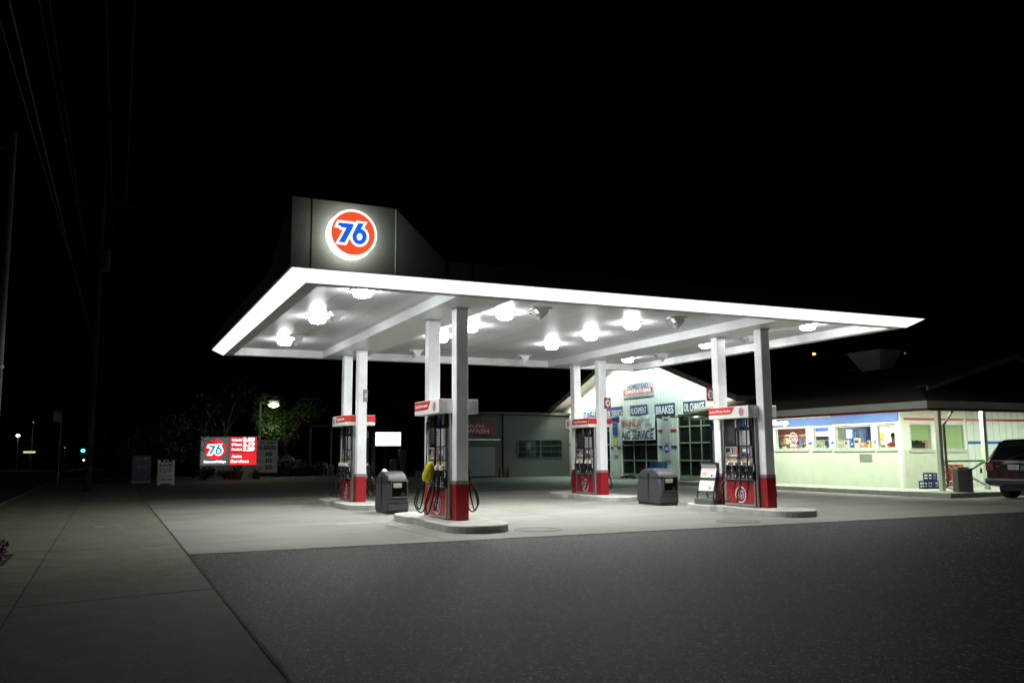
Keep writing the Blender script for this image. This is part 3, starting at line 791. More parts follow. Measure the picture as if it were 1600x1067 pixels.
# blue band over the windows
BBL = M("band_blue", (.07, .16, .48), .4, var=.06, stretch=(1, .3, 1))
mb = MB(); mb.box(XS-.05, XS-.003, 25.76, 33.3, 2.49, 2.80, BBL, bv=.006); sg2 = sp(mb, "sign_band")
mb = MB(); mb.box(XS-.06, XS-.003, YP+.02, 25.75, 2.52, 2.83, BBL, bv=.006); sp(mb, "sign_band")
mb = MB(); mb.X = Matrix.Translation((XS-.052, 28.75, 2.58)) @ Matrix.Rotation(FX, 4, 'Z'); mb.text("Snack Shop", -.62, -.01, .21, E("shop_letters", (.95, 1, .95), 1.0), width=2.6, off=.055, ext=.006)
mb.build("sign_lettering", sg2)
# roof: main hip with dutch gable toward the porch, eaves at x=24.3 / y=20.2, z 3.09
XE, YE, ZE = 24.3, 20.25, 3.09
XR, ZR = 31.3, 5.1
mb = MB()
sl = (ZR-ZE)/(XR-XE)
XF = XR+(XR-XE)
yg = 22.2; dd = yg-YE; xg0 = XE+dd*1.05; zg = ZE+(xg0-XE)*sl
v = [(XE, YE, ZE), (XF, YE, ZE), (XF, GY0+1.2, ZE), (XE, GY0+1.2, ZE), (XR, yg, ZR), (XR, GY0+1.2, ZR), (xg0, yg, zg), (XF-(xg0-XE), yg, zg)]
mb.add(v, [[0, 6, 4, 5, 3], [0, 1, 7, 6], [1, 2, 5, 4, 7]], ROOF)
v2 = [(a, b, c-.12) for a, b, c in v]
rf = sp(mb, "roof")
mb = MB(); mb.add([(xg0, yg+.02, zg), (XF-(xg0-XE), yg+.02, zg), (XR, yg+.02, ZR)], [[0, 1, 2]], M("gable_dark", (.05, .045, .045), .8)); mb.build("gable_infill", rf)
mb = MB()   # rake boards of the porch gable
for s in (-1, 1):
    xa = XR+s*(XR-xg0-.1); 
    mb.prism([(xa, zg+.06), (XR, ZR+.02), (XR, ZR-.20), (xa, zg-.10)] if s < 0 else [(XR, ZR+.02), (xa, zg+.06), (xa, zg-.10), (XR, ZR-.20)], yg-.25, yg-.18, FASC, 'y')
    mb.prism([(xa, zg+.10), (XR, ZR+.06), (XR, ZR+.02), (xa, zg+.06)], yg-.28, yg+.3, ROOF, 'y')
mb.build("gable_rake", rf)
mb = MB()
mb.box(XE-.03, XE, YE-.03, 30.9, ZE-.24, ZE+.0, FASC); mb.box(XE-.034, XE+.01, YE-.034, 30.9, ZE-.325, ZE-.242, REDTR)
mb.box(XE, XF, YE-.03, YE, ZE-.24, ZE, FASC); mb.box(XE+.01, XF, YE-.034, YE+.01, ZE-.325, ZE-.242, REDTR)
sp(mb, "eave_fascia")
mb = MB().box(XE+.01, 34, YE+.01, GY0+.3, ZE-.10, ZE-.06, TRIMW); sp(mb, "soffit")
mb = MB().box(XS+.15, 34, YP+.15, GY0-.16, 2.72, 2.76, PLASW); sp(mb, "shop_ceiling")
mb = MB().box(XS+.15, 34, YP+.15, GY0-.16, .14, .25, M("shop_floor", (.4, .38, .33), .4)); sp(mb, "shop_floor")
mb = MB(); mb.box(29.5, 29.55, YP+.15, 27.6, .25, 2.72, M("shop_back_wall", (.66, .52, .36), .6)); mb.box(29.5, 29.55, 27.6, 30.9, .25, 2.72, M("shop_grey_wall", (.42, .46, .38), .6))
mb.box(29.5, 29.55, 30.9, GY0-.16, .25, 2.72, M("shop_brown_wall", (.30, .10, .07), .6)); sp(mb, "inner_wall")
# porch: walkway slab, posts, rail
struct(MB().prism([(23.57, 19.0), (40, 19.0), (40, YP+.1), (XS+.1, YP+.1), (XS+.1, GY0), (23.62, GY0), (23.57, 25)], 0.0, .15, CURBC).build("store_walkway"))
PST = M("post_white", (.6, .66, .55), .5, var=.06)
for x in (24.89, 27.05, 31.6):
    mb = MB().box(x-.075, x+.075, 20.28, 20.43, .152, ZE-.262, PST, bv=.008); sp(mb, "porch_post")
rl = thing("porch_railing", "cream timber railing with crossed braces between two porch posts", "railing", (26.0, 20.36, .15))
mb = MB().box(-1.03, .97, -.03, .03, .93, .99, PST); mb.build("top_rail", rl)
for s in (-1, 1):
    mb = MB(); a, b = (-1.03, .93) if s > 0 else (-1.03, .10)
    z0, z1 = (.90, .12) if s > 0 else (.12, .90)
    mb.prism([(-1.03, z0), (-1.03, z0+.075), (.97, z1+.075), (.97, z1)], -.02+s*.021, .02+s*.021, PST, 'y'); mb.build("cross_brace", rl)
mb = MB(); mb.tube([(25.45, YE-.05, ZE-.28), (25.43, YE-.02, ZE-.36)], .035, M("pipe_dark", (.1, .12, .09), .5), 8)
mb.tube([(25.43, YE-.02, ZE-.34), (24.98, 20.15, 2.38), (24.955, 20.2, 2.30)], .035, M("pipe_dark", (.1, .12, .09), .5), 8)
mb.cyl((24.955, 20.2, 2.32), (24.97, 20.2, .28), .04, .04, M("pipe_dark", (.1, .12, .09), .5), 8)
tag(mb.build("downspout"), "dark rain pipe bending from the eave down the porch corner post", "pipe")
mb = MB(); mb.cyl((24.97, 20.2, .28), (25.1, 20.02, .19), .045, .06, PLASW, 10); tag(mb.build("spout_elbow"), "white pipe elbow at the foot of the porch corner post", "pipe elbow")
# roof vent box near the ridge
rv = thing("roof_vent_box", "pale flared vent box standing on the shop roof ridge", "roof vent", (31.6, 28.9, 4.93))
rv.scale = (.86, .86, .9)
VM = M("vent_sheet", (.75, .73, .73), .6, var=.15)
mb = MB(); a = [(-.35, -.55), (.35, -.55), (.35, .55), (-.35, .55)]; b = [(-.72, -.95), (.85, -.95), (.85, 1.3), (-.72, 1.3)]
v = [(x, y, .05) for x, y in a]+[(x, y, 1.12) for x, y in b]
mb.add(v, [[0, 1, 5, 4], [1, 2, 6, 5], [2, 3, 7, 6], [3, 0, 4, 7], [4, 5, 6, 7], [3, 2, 1, 0]], VM); mb.build("housing", rv)
mb = MB()
for k in range(9):
    t_ = k/9
    mb.add([(-.33+.68*t_, -.556, .06), (-.30+.68*t_, -.556, .06), (-.69+1.5*t_+.06, -.956, 1.1), (-.72+1.5*t_+.06, -.956, 1.1)], [[0, 1, 2, 3]], M("vent_dark", (.12, .12, .12), .7))
mb.build("louvre_slats", rv)
MB().box(-.76, .9, -1.0, 1.6, 1.12, 1.15, VM).build("cap", rv)
MB().tube([(-.6, 1.7, .3), (-.45, -.6, .32), (.9, -.75, .35)], .02, VM, 6).build("guy_rail", rv)
# soffit light strips (fluorescent)
TUBE = E("tube_glow", (.86, 1.0, .72), 3)
def strip(x0, x1, y0, y1, z, lb, watts, col=(.90, 1.0, .79)):
    mb = MB(); mb.box(x0, x1, y0, y1, z-.04, z-.004, TUBE); 
    o = mb.build("soffit_light"); tag(o, lb, "light strip", "fluorescent soffit lights")
    ld = bpy.data.lights.new("soffit_strip_light", 'AREA'); ld.shape = 'RECTANGLE'; ld.size = abs(x1-x0); ld.size_y = abs(y1-y0); ld.energy = watts; ld.color = col
    lo = bpy.data.objects.new("strip_light", ld); COL.objects.link(lo); lo.location = ((x0+x1)/2, (y0+y1)/2, z-.055); lo.parent = None
    lo.parent = o
    return o
strip(24.34, 24.46, 21.2, 25.2, ZE-.11, "fluorescent strip behind the shop eave nearest the porch corner", 185)
strip(24.34, 24.46, 25.8, 29.8, ZE-.11, "fluorescent strip behind the shop eave toward the garage", 185)
strip(24.8, 28.8, YE+.05, YE+.17, ZE-.11, "fluorescent strip behind the porch eave over the railing", 150)
strip(29.3, 33.3, YE+.05, YE+.17, ZE-.11, "fluorescent strip behind the porch eave above the parked car", 130, (.8, 1.0, .82))
# indoor panels
for k, (x, y) in enumerate(((27.6, 31.2), (27.4, 28.2), (27.3, 24.9))):
    mb = MB(); mb.box(x-.3, x+.3, y-.9, y+.9, 2.67, 2.715, E("panel_glow", (1, .97, .85), 4)); o = mb.build("ceiling_panel_light")
    tag(o, ("ceiling light inside the shop above the snack shelves", "ceiling light inside the shop above the drinks display", "ceiling light inside the shop above the clerk")[k], "ceiling light", "ceiling lights inside the shop")
    ld = bpy.data.lights.new("indoor_light", 'AREA'); ld.shape = 'RECTANGLE'; ld.size = .6; ld.size_y = 1.8; ld.energy = 95; ld.color = (1, .96, .85)
    lo = bpy.data.objects.new("indoor_light", ld); COL.objects.link(lo); lo.location = (0, 0, 0); lo.parent = o; lo.location = (x, y, 2.66)

# ---- shop contents seen through the windows
def rc(): return random.choice([(.6, .08, .06), (.65, .55, .12), (.1, .2, .5), (.7, .7, .66), (.12, .4, .15), (.55, .25, .06), (.75, .7, .5), (.35, .1, .3)])
def shelf(x, y, label, wdt=1.0, col=(.6, .6, .5), nsh=5, zt=1.95):
    r = thing("display_shelf", label, "shelf", (x, y, .25), FX, "stocked shelves inside the shop")
    mb = MB(); mb.box(-wdt/2, wdt/2, .18, .2, 0, zt, M("shelf_back", (.5, .48, .36), .5))
    for k in range(nsh+1): mb.box(-wdt/2, wdt/2, -.15, .18, .1+k*(zt-.15)/nsh, .12+k*(zt-.15)/nsh, PLASW)
    mb.build("rack", r)
    mb = MB()
    for k in range(nsh):
        zz = .12+k*(zt-.15)/nsh; xx = -wdt/2+.02
        while xx < wdt/2-.1:
            ww = random.uniform(.05, .12); hh = random.uniform(.12, .26); c = rc()
            mb.box(xx, xx+ww, random.uniform(-.14, -.05), .12, zz+.001, zz+hh, M("pack_%d%d%d" % tuple(int(q*10) for q in c), c, .4)); xx += ww+.01
    mb.build("packets", r)
    return r
shelf(27.5, 30.45, "snack shelf seen through the leftmost shop window, left of the round sticker", .5)
shelf(27.7, 29.65, "snack shelf seen through the leftmost shop window, right of the round sticker", .55)
shelf(27.4, 28.0, "shelf of boxes behind the narrow second shop window", .7, nsh=4, zt=1.5)
dc = thing("drinks_cooler", "blue lit drinks cooler behind the third shop window", "cooler", (28.0, 26.85, .25), FX)
mb = MB(); mb.box(-.55, .55, 0, .7, 0, 2.2, NAVY, bv=.02); mb.build("cabinet", dc)
mb = MB(); mb.box(-.5, -.25, -.02, 0, 1.2, 2.1, M("cooler_blue", (.05, .2, .55), .3)); mb.box(-.2, .1, -.02, 0, 1.2, 2.0, M("cooler_deep", (.02, .06, .25), .3)); mb.box(.13, .5, -.02, 0, 1.1, 2.1, M("cooler_mid", (.08, .13, .3), .3))
for k in range(6): mb.tube([(-.1+k*.09, -.03, 2.0), (-.12+k*.1, -.035, 1.6), (-.16+k*.12, -.03, 1.1)], .012, M("cooler_streak", (.3, .4, .6), .3), 6)
mb.build("door", dc)
MB().box(-.5, -.2, -.03, -.0, 1.75, 2.1, E("cooler_lit_header", (.35, .7, 1), 1.0)).build("lit_panel", dc)
mb = MB(); mb.box(0, 1.0, 0, .3, 2.05, 2.28, NAVY); mb.box(.0, 1.0, -.01, .3, 1.86, 2.04, E("lit_menu", (.75, .9, 1), .9)); mb.box(0, 1.0, .0, .2, 1.70, 1.85, BLACK)
o = mb.build("wall_menu_board", loc=(27.6, 28.9, .25)); o.rotation_euler = (0, 0, FX); tag(o, "navy and white lit board high behind the second shop window", "board")
dr_ = thing("interior_door", "pale peach panelled door inside the shop behind the clerk", "door", (28.15, 25.3, .25), FX)
mb = MB(); mb.box(-.42, .42, 0, .05, 0, 2.1, M("peach", (.78, .62, .45), .5)); mb.build("door_leaf", dr_)
mb = MB(); mb.box(-.49, -.42, -.02, .07, 0, 2.17, PLASW); mb.box(.42, .49, -.02, .07, 0, 2.17, PLASW); mb.box(-.42, .42, -.02, .07, 2.1, 2.17, PLASW); mb.build("door_frame", dr_)
MB().cyl((-.33, -.06, 1.0), (-.33, 0, 1.0), .03, .03, CHROME, 10).build("knob", dr_)
tag(MB().box(-.12, .12, -.09, .09, -.17, .17, M("yellow_box", (.75, .5, .06), .4), bv=.02).build("yellow_wall_box", loc=(27.2, 24.92, 2.03)), "yellow box hanging left of the peach door in the clerk's window", "box")
ct = thing("shop_counter", "long shop counter under the windows, mostly hidden by the sill", "counter", (26.25, 25.8, .25))
MB().box(-.2, .2, -3.0, 3.3, 0, 1.27, M("counter", (.4, .3, .2), .5)).build("counter_body", ct)
MB().box(-.26, .26, -3.05, 3.35, 1.27, 1.31, M("counter_top", (.5, .48, .42), .3)).build("counter_top", ct)
# goods standing on the counter by the glass, each its own thing
items = [(28.72, .22, .30, (.02, .02, .05), "dark rounded display at the left end of the first shop window"), (28.42, .1, .12, (.7, .6, .1), "small yellow packet low in the first shop window"),
         (27.62, .34, .42, (.3, .3, .5), "bundle of striped blue and white bags in the first shop window"), (26.64, .22, .30, (.35, .6, .5), "teal box in the second shop window"), (26.45, .14, .2, (.75, .75, .6), "cream carton in the second shop window"),
         (26.28, .14, .22, (.7, .72, .55), "cream carton right of its twin in the second shop window"), (26.05, .18, .34, (.03, .05, .2), "navy rounded display at the right of the second shop window"),
         (25.30, .30, .34, (.55, .55, .45), "grey stand at the left of the third shop window"), (25.02, .16, .32, (.75, .75, .72), "white card holder in the third shop window"), (24.72, .16, .26, (.1, .1, .3), "small navy display in the middle of the third shop window"),
         (24.50, .26, .40, (.7, .75, .72), "white notice above dark goods in the third shop window"), (24.22, .24, .24, (.7, .3, .2), "red and white packet in the third shop window"), (23.95, .1, .3, (.75, .7, .3), "yellow slip at the right of the third shop window"),
         (23.42, .12, .14, (.7, .7, .6), "small white tub at the left of the clerk's window"), (23.28, .1, .12, (.08, .08, .2), "dark tub in the clerk's window"), (23.08, .12, .1, (.6, .25, .15), "reddish packet before the clerk")]
for k, (y, ww, hh, c, lb) in enumerate(items):
    mb = MB(); m_ = M("item_%d" % k, c, .4, var=.3, vs=20)
    if k in (0, 6): mb.lathe([(ww/2, 0), (ww/2, hh*.5), (ww*.42, hh*.8), (ww*.25, hh), (0, hh)], m_, 16); mb.box(-ww*.52, ww*.52, -ww*.3, ww*.3, hh*.18, hh*.36, PLASW)
    elif k in (13, 14): mb.lathe([(0, 0), (ww/2, 0), (ww/2, hh*.8), (ww*.3, hh), (0, hh)], m_, 14)
    else:
        mb.box(-.05, .05, -ww/2, ww/2, 0, hh, m_, bv=.01); mb.box(-.055, -.05, -ww*.35, ww*.35, hh*.55, hh*.8, PLASW if k % 2 else RTXT)
    tag(mb.build("counter_item", loc=(26.1, y*1.02, 1.561)), lb, "shop item", "goods on the shop counter")
mb = MB(); mb.box(-.42, .42, -.12, .12, 0, .2, M("tray_dark", (.03, .035, .03), .5))
for k in range(9): mb.lathe([(.035, .2), (.04, .26), (.025, .33), (0, .34)], M("bottle_%d" % (k % 3), ((.02, .03, .1), (.5, .5, .45), (.05, .1, .05))[k % 3], .3), 8, (-.38+k*.09, .0, 0))
tag(mb.build("bottle_tray", loc=(26.75, 22.95, 1.56)), "tray of small bottles behind the half lowered blind of the porch window", "tray")
# 76 sticker on first window
mb = MB(); mb.X = Matrix.Translation((XS+.015, 27.93, 2.0)) @ Matrix.Rotation(FX, 4, 'Z')
emblem(mb, 0, 0, .24, 0, step=.002); mb.box(-.22, .22, -.002, 0, -.42, -.36, REDB); mb.box(-.2, .2, -.002, 0, -.34, -.27, WTXT); mb.text("76", .0, -.33, .04, RTXT, y=-.004)
sp(mb, "window_sticker").parent = st

# ---- the clerk
def skin_body(name, verts, edges, radii, mat, parent=None, sub=2, root=0):
    me = bpy.data.meshes.new(name); me.from_pydata(verts, edges, []); me.materials.append(mat)
    o = bpy.data.objects.new(name, me); COL.objects.link(o)
    if parent: o.parent = parent
    sk = o.modifiers.new("s", 'SKIN'); sk.use_smooth_shade = True
    sv = me.skin_vertices[0].data if me.skin_vertices else None
    if sv is None:
        return o
    for i, r_ in enumerate(radii): sv[i].radius = (r_ if isinstance(r_, tuple) else (r_, r_))
    sv[root].use_root = True
    su = o.modifiers.new("u", 'SUBSURF'); su.levels = sub; su.render_levels = sub
    dg = bpy.context.evaluated_depsgraph_get(); dg.update()
    nm = bpy.data.meshes.new_from_object(o.evaluated_get(dg)); o.modifiers.clear(); o.data = nm
    return o
SKIN = M("skin", (.30, .16, .10), .5, var=.06)
cl = thing("person", "man with short dark hair in a dark red top standing at the shop counter", "person", (26.75, 23.86, .25), R(-75))
V = [(0, 0, .98), (0, 0, 1.15), (0, 0, 1.35), (0, 0, 1.47), (0, -.01, 1.56), (0, -.02, 1.66), (0, -.01, 1.75),
     (.19, 0, 1.42), (.24, -.06, 1.18), (.20, -.26, 1.06), (.18, -.34, 1.07), (-.19, 0, 1.42), (-.24, -.05, 1.18), (-.20, -.24, 1.06), (-.18, -.33, 1.07),
     (.10, 0, .92), (.11, -.01, .50), (.11, 0, .08), (.11, -.12, .04), (-.10, 0, .92), (-.11, -.01, .50), (-.11, 0, .08), (-.11, -.12, .04)]
Ed = [(0, 1), (1, 2), (2, 3), (3, 4), (4, 5), (5, 6), (3, 7), (7, 8), (8, 9), (9, 10), (3, 11), (11, 12), (12, 13), (13, 14), (0, 15), (15, 16), (16, 17), (17, 18), (0, 19), (19, 20), (20, 21), (21, 22)]
Rr = [.15, .14, .17, .09, .055, .088, .095, .065, .048, .034, .03, .065, .048, .034, .03, .095, .06, .042, .035, .095, .06, .042, .035]
bd = skin_body("body", V, Ed, Rr, SKIN, cl)
for sx in (-1, 1):
    for k in range(4):
        x = sx*(.155+k*.017)
        skin_body("finger", [(x, -.355, 1.07), (x, -.40, 1.065), (x, -.43-(.012 if k in (1, 2) else 0), 1.045)], [(0, 1), (1, 2)], [.010, .009, .008], SKIN, cl, 1)
    skin_body("thumb", [(sx*.15, -.335, 1.075), (sx*.125, -.37, 1.07), (sx*.12, -.395, 1.06)], [(0, 1), (1, 2)], [.011, .010, .009], SKIN, cl, 1)
Vs = [(0, 0, 1.0), (0, 0, 1.15), (0, 0, 1.35), (0, 0, 1.455), (.19, 0, 1.42), (.235, -.05, 1.22), (-.19, 0, 1.42), (-.235, -.05, 1.22)]
skin_body("shirt", Vs, [(0, 1), (1, 2), (2, 3), (3, 4), (4, 5), (3, 6), (6, 7)], [.17, .16, .19, .105, .085, .07, .085, .07], M("shirt_red", (.3, .04, .04), .8), cl)
mb = MB(); mb.lathe([(.0, .12), (.06, .105), (.098, .05), (.106, -.01), (.10, -.05)], M("hair_dark", (.01, .008, .007), .6), 20, (0, .012, 1.745)); mb.build("hair", cl, True)
mb = MB(); mb.prism([(-.01, 1.665), (.01, 1.665), (.004, 1.72), (-.004, 1.72)], -.135, -.09, SKIN, 'y')
for s in (-1, 1): mb.lathe([(0, .02), (.012, .012), (.012, -.012), (0, -.02)], SKIN, 8, (s*.092, .0, 1.70))
mb.build("nose_and_ears", cl)
mb = MB()
for s in (-1, 1): mb.box(s*.035-.012, s*.035+.012, -.104, -.09, 1.715, 1.727, DTXT)
mb.box(-.025, .025, -.104, -.09, 1.635, 1.645, M("lips", (.25, .08, .06), .5)); mb.build("eyes_and_mouth", cl)
cl.scale = (1.02, 1.02, 1.02)

# ---- porch things
hb = thing("hexagonal_bin", "dark six-sided litter bin standing before the porch railing", "litter bin", (24.85, 19.55, .152), R(12))
HM = M("hex_bin_side", (.055, .065, .06), .5, var=.2, vs=12, bump=.2, bs=90)
mb = MB(); h6 = [(.29*math.cos(R(60*k)), .29*math.sin(R(60*k))) for k in range(6)]; mb.prism(h6, 0, .70, HM); mb.build("body", hb)
mb = MB(); h7 = [(p[0]*1.06, p[1]*1.06) for p in h6]; mb.prism(h7, .70, .74, M("hex_lid", (.22, .23, .2), .5)); mb.cyl((0, 0, .74), (0, 0, .78), .2, .18, BLACK, 20); mb.build("lid", hb)
def crate(x, y, z, c, lb, grp, rz=0):
    mb = MB(); W, D, H = .33, .33, .27; m_ = M("crate_%s" % grp[:3], c, .45, var=.15)
    for (x0, x1, y0, y1) in ((-W/2, W/2, -D/2, -D/2+.015), (-W/2, W/2, D/2-.015, D/2), (-W/2, -W/2+.015, -D/2+.015, D/2-.015), (W/2-.015, W/2, -D/2+.015, D/2-.015)):
        mb.box(x0, x1, y0, y1, 0, .06, m_); mb.box(x0, x1, y0, y1, .11, .15, m_); mb.box(x0, x1, y0, y1, .22, H, m_)
    for sx in (-1, 1):
        for sy in (-1, 1): mb.box(sx*W/2-sx*.03 if sx > 0 else -W/2, sx*W/2 if sx > 0 else -W/2+.03, (D/2-.03) if sy > 0 else -D/2, D/2 if sy > 0 else -D/2+.03, 0, H, m_)
    for k in range(4): mb.box(-W/2+.05+k*.07, -W/2+.07+k*.07, -D/2-.001, -D/2+.014, .06, .22, m_)
    mb.box(-W/2+.01, W/2-.01, -D/2+.01, D/2-.01, .005, .012, m_)
    o = mb.build("milk_crate", loc=(x, y, z)); o.rotation_euler = (0, 0, rz); tag(o, lb, "crate", grp)
crate(25.8, 21.75, .152, (.008, .014, .09), "blue milk crate on the walkway, leftmost of the bottom row", "blue milk crates", .1)
crate(26.2, 21.75, .152, (.008, .014, .09), "blue milk crate on the walkway behind the porch corner post", "blue milk crates", -.1)
crate(26.06, 21.78, .425, (.025, .05, .25), "blue milk crate on top of the other blue crates", "blue milk crates", .2)
for i in range(3):
    for j in range(2):
        crate(27.0+j*.36, 21.75, .152+i*.272, (.4, .02, .03), "red milk crate behind the railing, %s of the %s stack" % (("bottom", "middle", "top")[i], ("left", "right")[j]), "red milk crates", .03*(i-1))

# ================================================================== GARAGE
gr = thing("repair_garage", "white gabled repair garage with glazed bay doors facing the pumps", "garage building", (32, 42.3, 0))
def gp_(mb, name, parent=None, smooth=False):
    o = mb.build(name, parent or gr, smooth)
    if parent is None: o.location = -Vector(gr.location)
    return o
YR, ZRB = 41.95, 7.17      # ridge of the rake underside
def rz_(y): return ZRB-abs(y-YR)*.3435
mb = MB()
bays = [(38.28, 34.2, "r"), (43.86, 40.0, "m"), (50.0, 45.0, "l")]
GH = 3.50
segs = [(33.4, 34.2), (38.28, 40.0), (43.86, 45.0), (50.0, 51.2)]
for a, b in segs: mb.box(XG, XG+.2, a, b, 0, GH, GARW)
mb.prism([(33.4, GH), (51.2, GH), (51.2, rz_(51.2)+.2), (YR, ZRB+.2), (33.4, rz_(33.4)+.2)], XG, XG+.2, GARW, 'x')
mb.box(XG+.2, 44, 51.0, 51.2, 0, 4.0, GARW); mb.box(XG+.2, 44, 33.4, 33.6, 0, 4.3, GARW)
mb.box(43.8, 44, 33.6, 51.0, 0, 4.0, GARW); mb.box(XG+.2, XG+.22, 33.5, 51, 0, 3.9, BLACK)
gw = gp_(mb, "wall")
mb = MB()
y = 33.6
while y < 51.1:
    z0_ = 0.05 if any(a <= y <= b for a, b in segs) else GH+.02
    mb.box(XG-.006, XG-.001, y-.012, y+.012, z0_, rz_(y)-.05, M("siding_groove", (.34, .38, .36), .7)); y += .305
gp_(mb, "siding_grooves")
mb = MB()   # lap siding texture on corner block left
for k in range(22): mb.box(XG-.012, XG-.001, 50.02, 51.2, 1.0+k*.14, 1.11+k*.14, GARW)
mb.box(XG-.02, XG-.012, 50.02, 51.2, 1.95, 2.05, M("stripe_blue2", (.02, .05, .2), .4)); mb.box(XG-.02, XG-.012, 50.02, 51.2, 2.85, 2.95, REDTR)
gp_(mb, "lap_siding")
mb = MB(); mb.box(XG-.02, XG-.007, 38.3, 39.98, 2.58, 2.69, RTXT); mb.box(XG-.02, XG-.007, 38.3, 39.98, 1.70, 1.82, BTXT); mb.box(XG-.02, XG-.007, 43.88, 44.98, 1.70, 1.82, BTXT); 
gp_(mb, "wall_stripes")
DF = M("bay_door_frame", (.24, .27, .22), .5)
def bay(y1, y0, nm, ncol, rows):
    mb = MB()
    mb.box(XG-.02, XG+.05, y0, y0+.10, 0.02, GH, TRIMW); mb.box(XG-.02, XG+.05, y1-.10, y1, .02, GH, TRIMW); mb.box(XG-.02, XG+.05, y0+.1, y1-.1, GH-.06, GH, TRIMW)
    fr = gp_(mb, "bay_door")
    mb = MB().box(XG+.06, XG+.07, y0+.1, y1-.1, .28, GH-.06, DGLASS); mb.build("panes", fr)
    mb = MB()
    W = (y1-y0-.2)
    for k in range(ncol+1): yy = y0+.1+W*k/ncol; mb.box(XG+.02, XG+.055, yy-.03, yy+.03, .28, GH-.06, DF)
    for z in rows: mb.box(XG+.015, XG+.056, y0+.1, y1-.1, z-.035, z+.035, DF)
    mb.box(XG+.01, XG+.07, y0+.1, y1-.1, .03, .28, DF)
    mb.build("glazing_bars", fr)
bay(38.28, 34.2, "r", 4, (1.05, 1.95, 2.80)); bay(43.86, 40.0, "m", 3, (1.03, 1.90, 2.72)); bay(50.0, 45.0, "l", 4, (1.05, 1.95, 2.8))
# roof
mb = MB(); XE2 = 26.2
for s in (-1, 1):
    ye = YR+s*9.85
    z0_, z1_ = rz_(ye)+.24, ZRB+.24
    mb.add([(XE2, YR, z1_), (XE2, ye, z0_), (45, ye, z0_), (45, YR, z1_), (XE2, YR, z1_+.05), (XE2, ye, z0_+.05), (45, ye, z0_+.05), (45, YR, z1_+.05)],
           [[0, 1, 2, 3], [7, 6, 5, 4], [0, 4, 5, 1], [1, 5, 6, 2], [2, 6, 7, 3]], ROOF)
grf = gp_(mb, "roof")
mb = MB()
for s in (-1, 1):
    ye = YR+s*9.85
    mb.prism([(YR, ZRB+.27), (ye, rz_(ye)+.27), (ye, rz_(ye)+.06), (YR, ZRB+.06)], XE2-.04, XE2, FASC, 'x')
    mb.prism([(YR, ZRB+.06), (ye, rz_(ye)+.06), (ye, rz_(ye)-.01), (YR, ZRB-.01)], XE2-.035, XE2+.01, REDTR, 'x')
    mb.box(XE2, 45, ye-.02, ye+.02, rz_(ye), rz_(ye)+.25, FASC)
mb.build("rake_board", grf)
mb = MB()
for s in (-1, 1):
    ye = YR+s*9.8
    mb.add([(XE2, YR, ZRB+.2), (XE2, ye, rz_(ye)+.2), (XG, ye, rz_(ye)+.2), (XG, YR, ZRB+.2)], [[0, 1, 2, 3]], TRIMW)
    if s > 0: mb.box(XE2+.01, 34, 51.22, ye, rz_(ye)-.0, rz_(ye)+.02, TRIMW)
mb.build("soffit", grf)
# garage signs
def wall_sign(y1, y0, z0, z1, label, lines, bg, border=None, name="wall_sign", cat="sign", grp=None, x=XG-.03):
    w_ = y1-y0; r = thing(name, label, cat, (x, (y0+y1)/2, (z0+z1)/2), FX, grp)
    mb = MB(); mb.box(-w_/2, w_/2, -.012, .018, -(z1-z0)/2, (z1-z0)/2, bg); mb.build("panel", r)
    if border:
        mb = MB(); b = .05; h = (z1-z0)/2
        mb.box(-w_/2, w_/2, -.015, -.013, h-b, h, border); mb.box(-w_/2, w_/2, -.015, -.013, -h, -h+b, border)
        mb.box(-w_/2, -w_/2+b, -.015, -.013, -h+b, h-b, border); mb.box(w_/2-b, w_/2, -.015, -.013, -h+b, h-b, border); mb.build("border", r)
    mb = MB()
    for (t_, zc, hh, ww, m_, off) in lines: mb.text(t_, 0, zc-hh/2, hh, m_, width=ww, y=-.014, off=off, ext=.003)
    mb.build("lettering", r)
    return r
SGW = M("sign_panel_white", (.46, .49, .48), .4)
SBL = M("sign_panel_blue", (.012, .035, .16), .4)
GG = "service signs on the garage"
wall_sign(48.25, 46.35, 3.40, 4.15, "white sign with blue lettering TUNE-UP left on the garage front", [("TUNE-UP", 0, .46, 1.75, BTXT, .03)], SGW, SBL, grp=GG)
wall_sign(46.0, 43.63, 3.36, 4.16, "wide dark sign reading 30K.60K SERVICE behind the numbered column", [("30K.60K SERVICE", 0, .42, 2.4, WTXT, .0)], SBL, grp=GG)
wall_sign(42.76, 41.0, 3.52, 4.14, "narrow dark blue ALIGNMENT sign above the torn banners", [("ALIGNMENT", 0, .38, 1.62, WTXT, .0)], SBL, grp=GG)
wall_sign(40.22, 38.39, 3.42, 4.08, "blue BRAKES sign with bold white letters over the pillar", [("BRAKES", 0, .42, 1.65, WTXT, .025)], BLUE if False else M("sign_blue_mid", (.016, .04, .13), .4), grp=GG)
wall_sign(37.62, 35.76, 3.46, 4.08, "blue OIL CHANGE sign over the right bay door", [("OIL CHANGE", 0, .40, 1.72, WTXT, .01)], M("sign_blue_mid", (.016, .04, .13), .4), grp=GG)
hs = wall_sign(43.45, 40.35, 4.58, 5.42, "white HOMESTEAD COMPLETE AUTO REPAIR sign high on the gable", [("HOMESTEAD", .22, .24, 2.1, BTXT, .02), ("specialists in honest work", -.33, .06, 2.2, BTXT, 0)], M("sign_panel_bright", (.38, .4, .39), .5))
hs.rotation_euler = (0, 0, FX)
mb = MB(); mb.box(-1.5, 1.5, -.018, -.0135, -.22, .07, RTXT); mb.text("COMPLETE AUTO REPAIR", 0, -.17, .19, WTXT, width=2.7, y=-.02, off=.03); emblem(mb, 1.25, .24, .14, -.016, step=.002); mb.build("red_bar", hs)
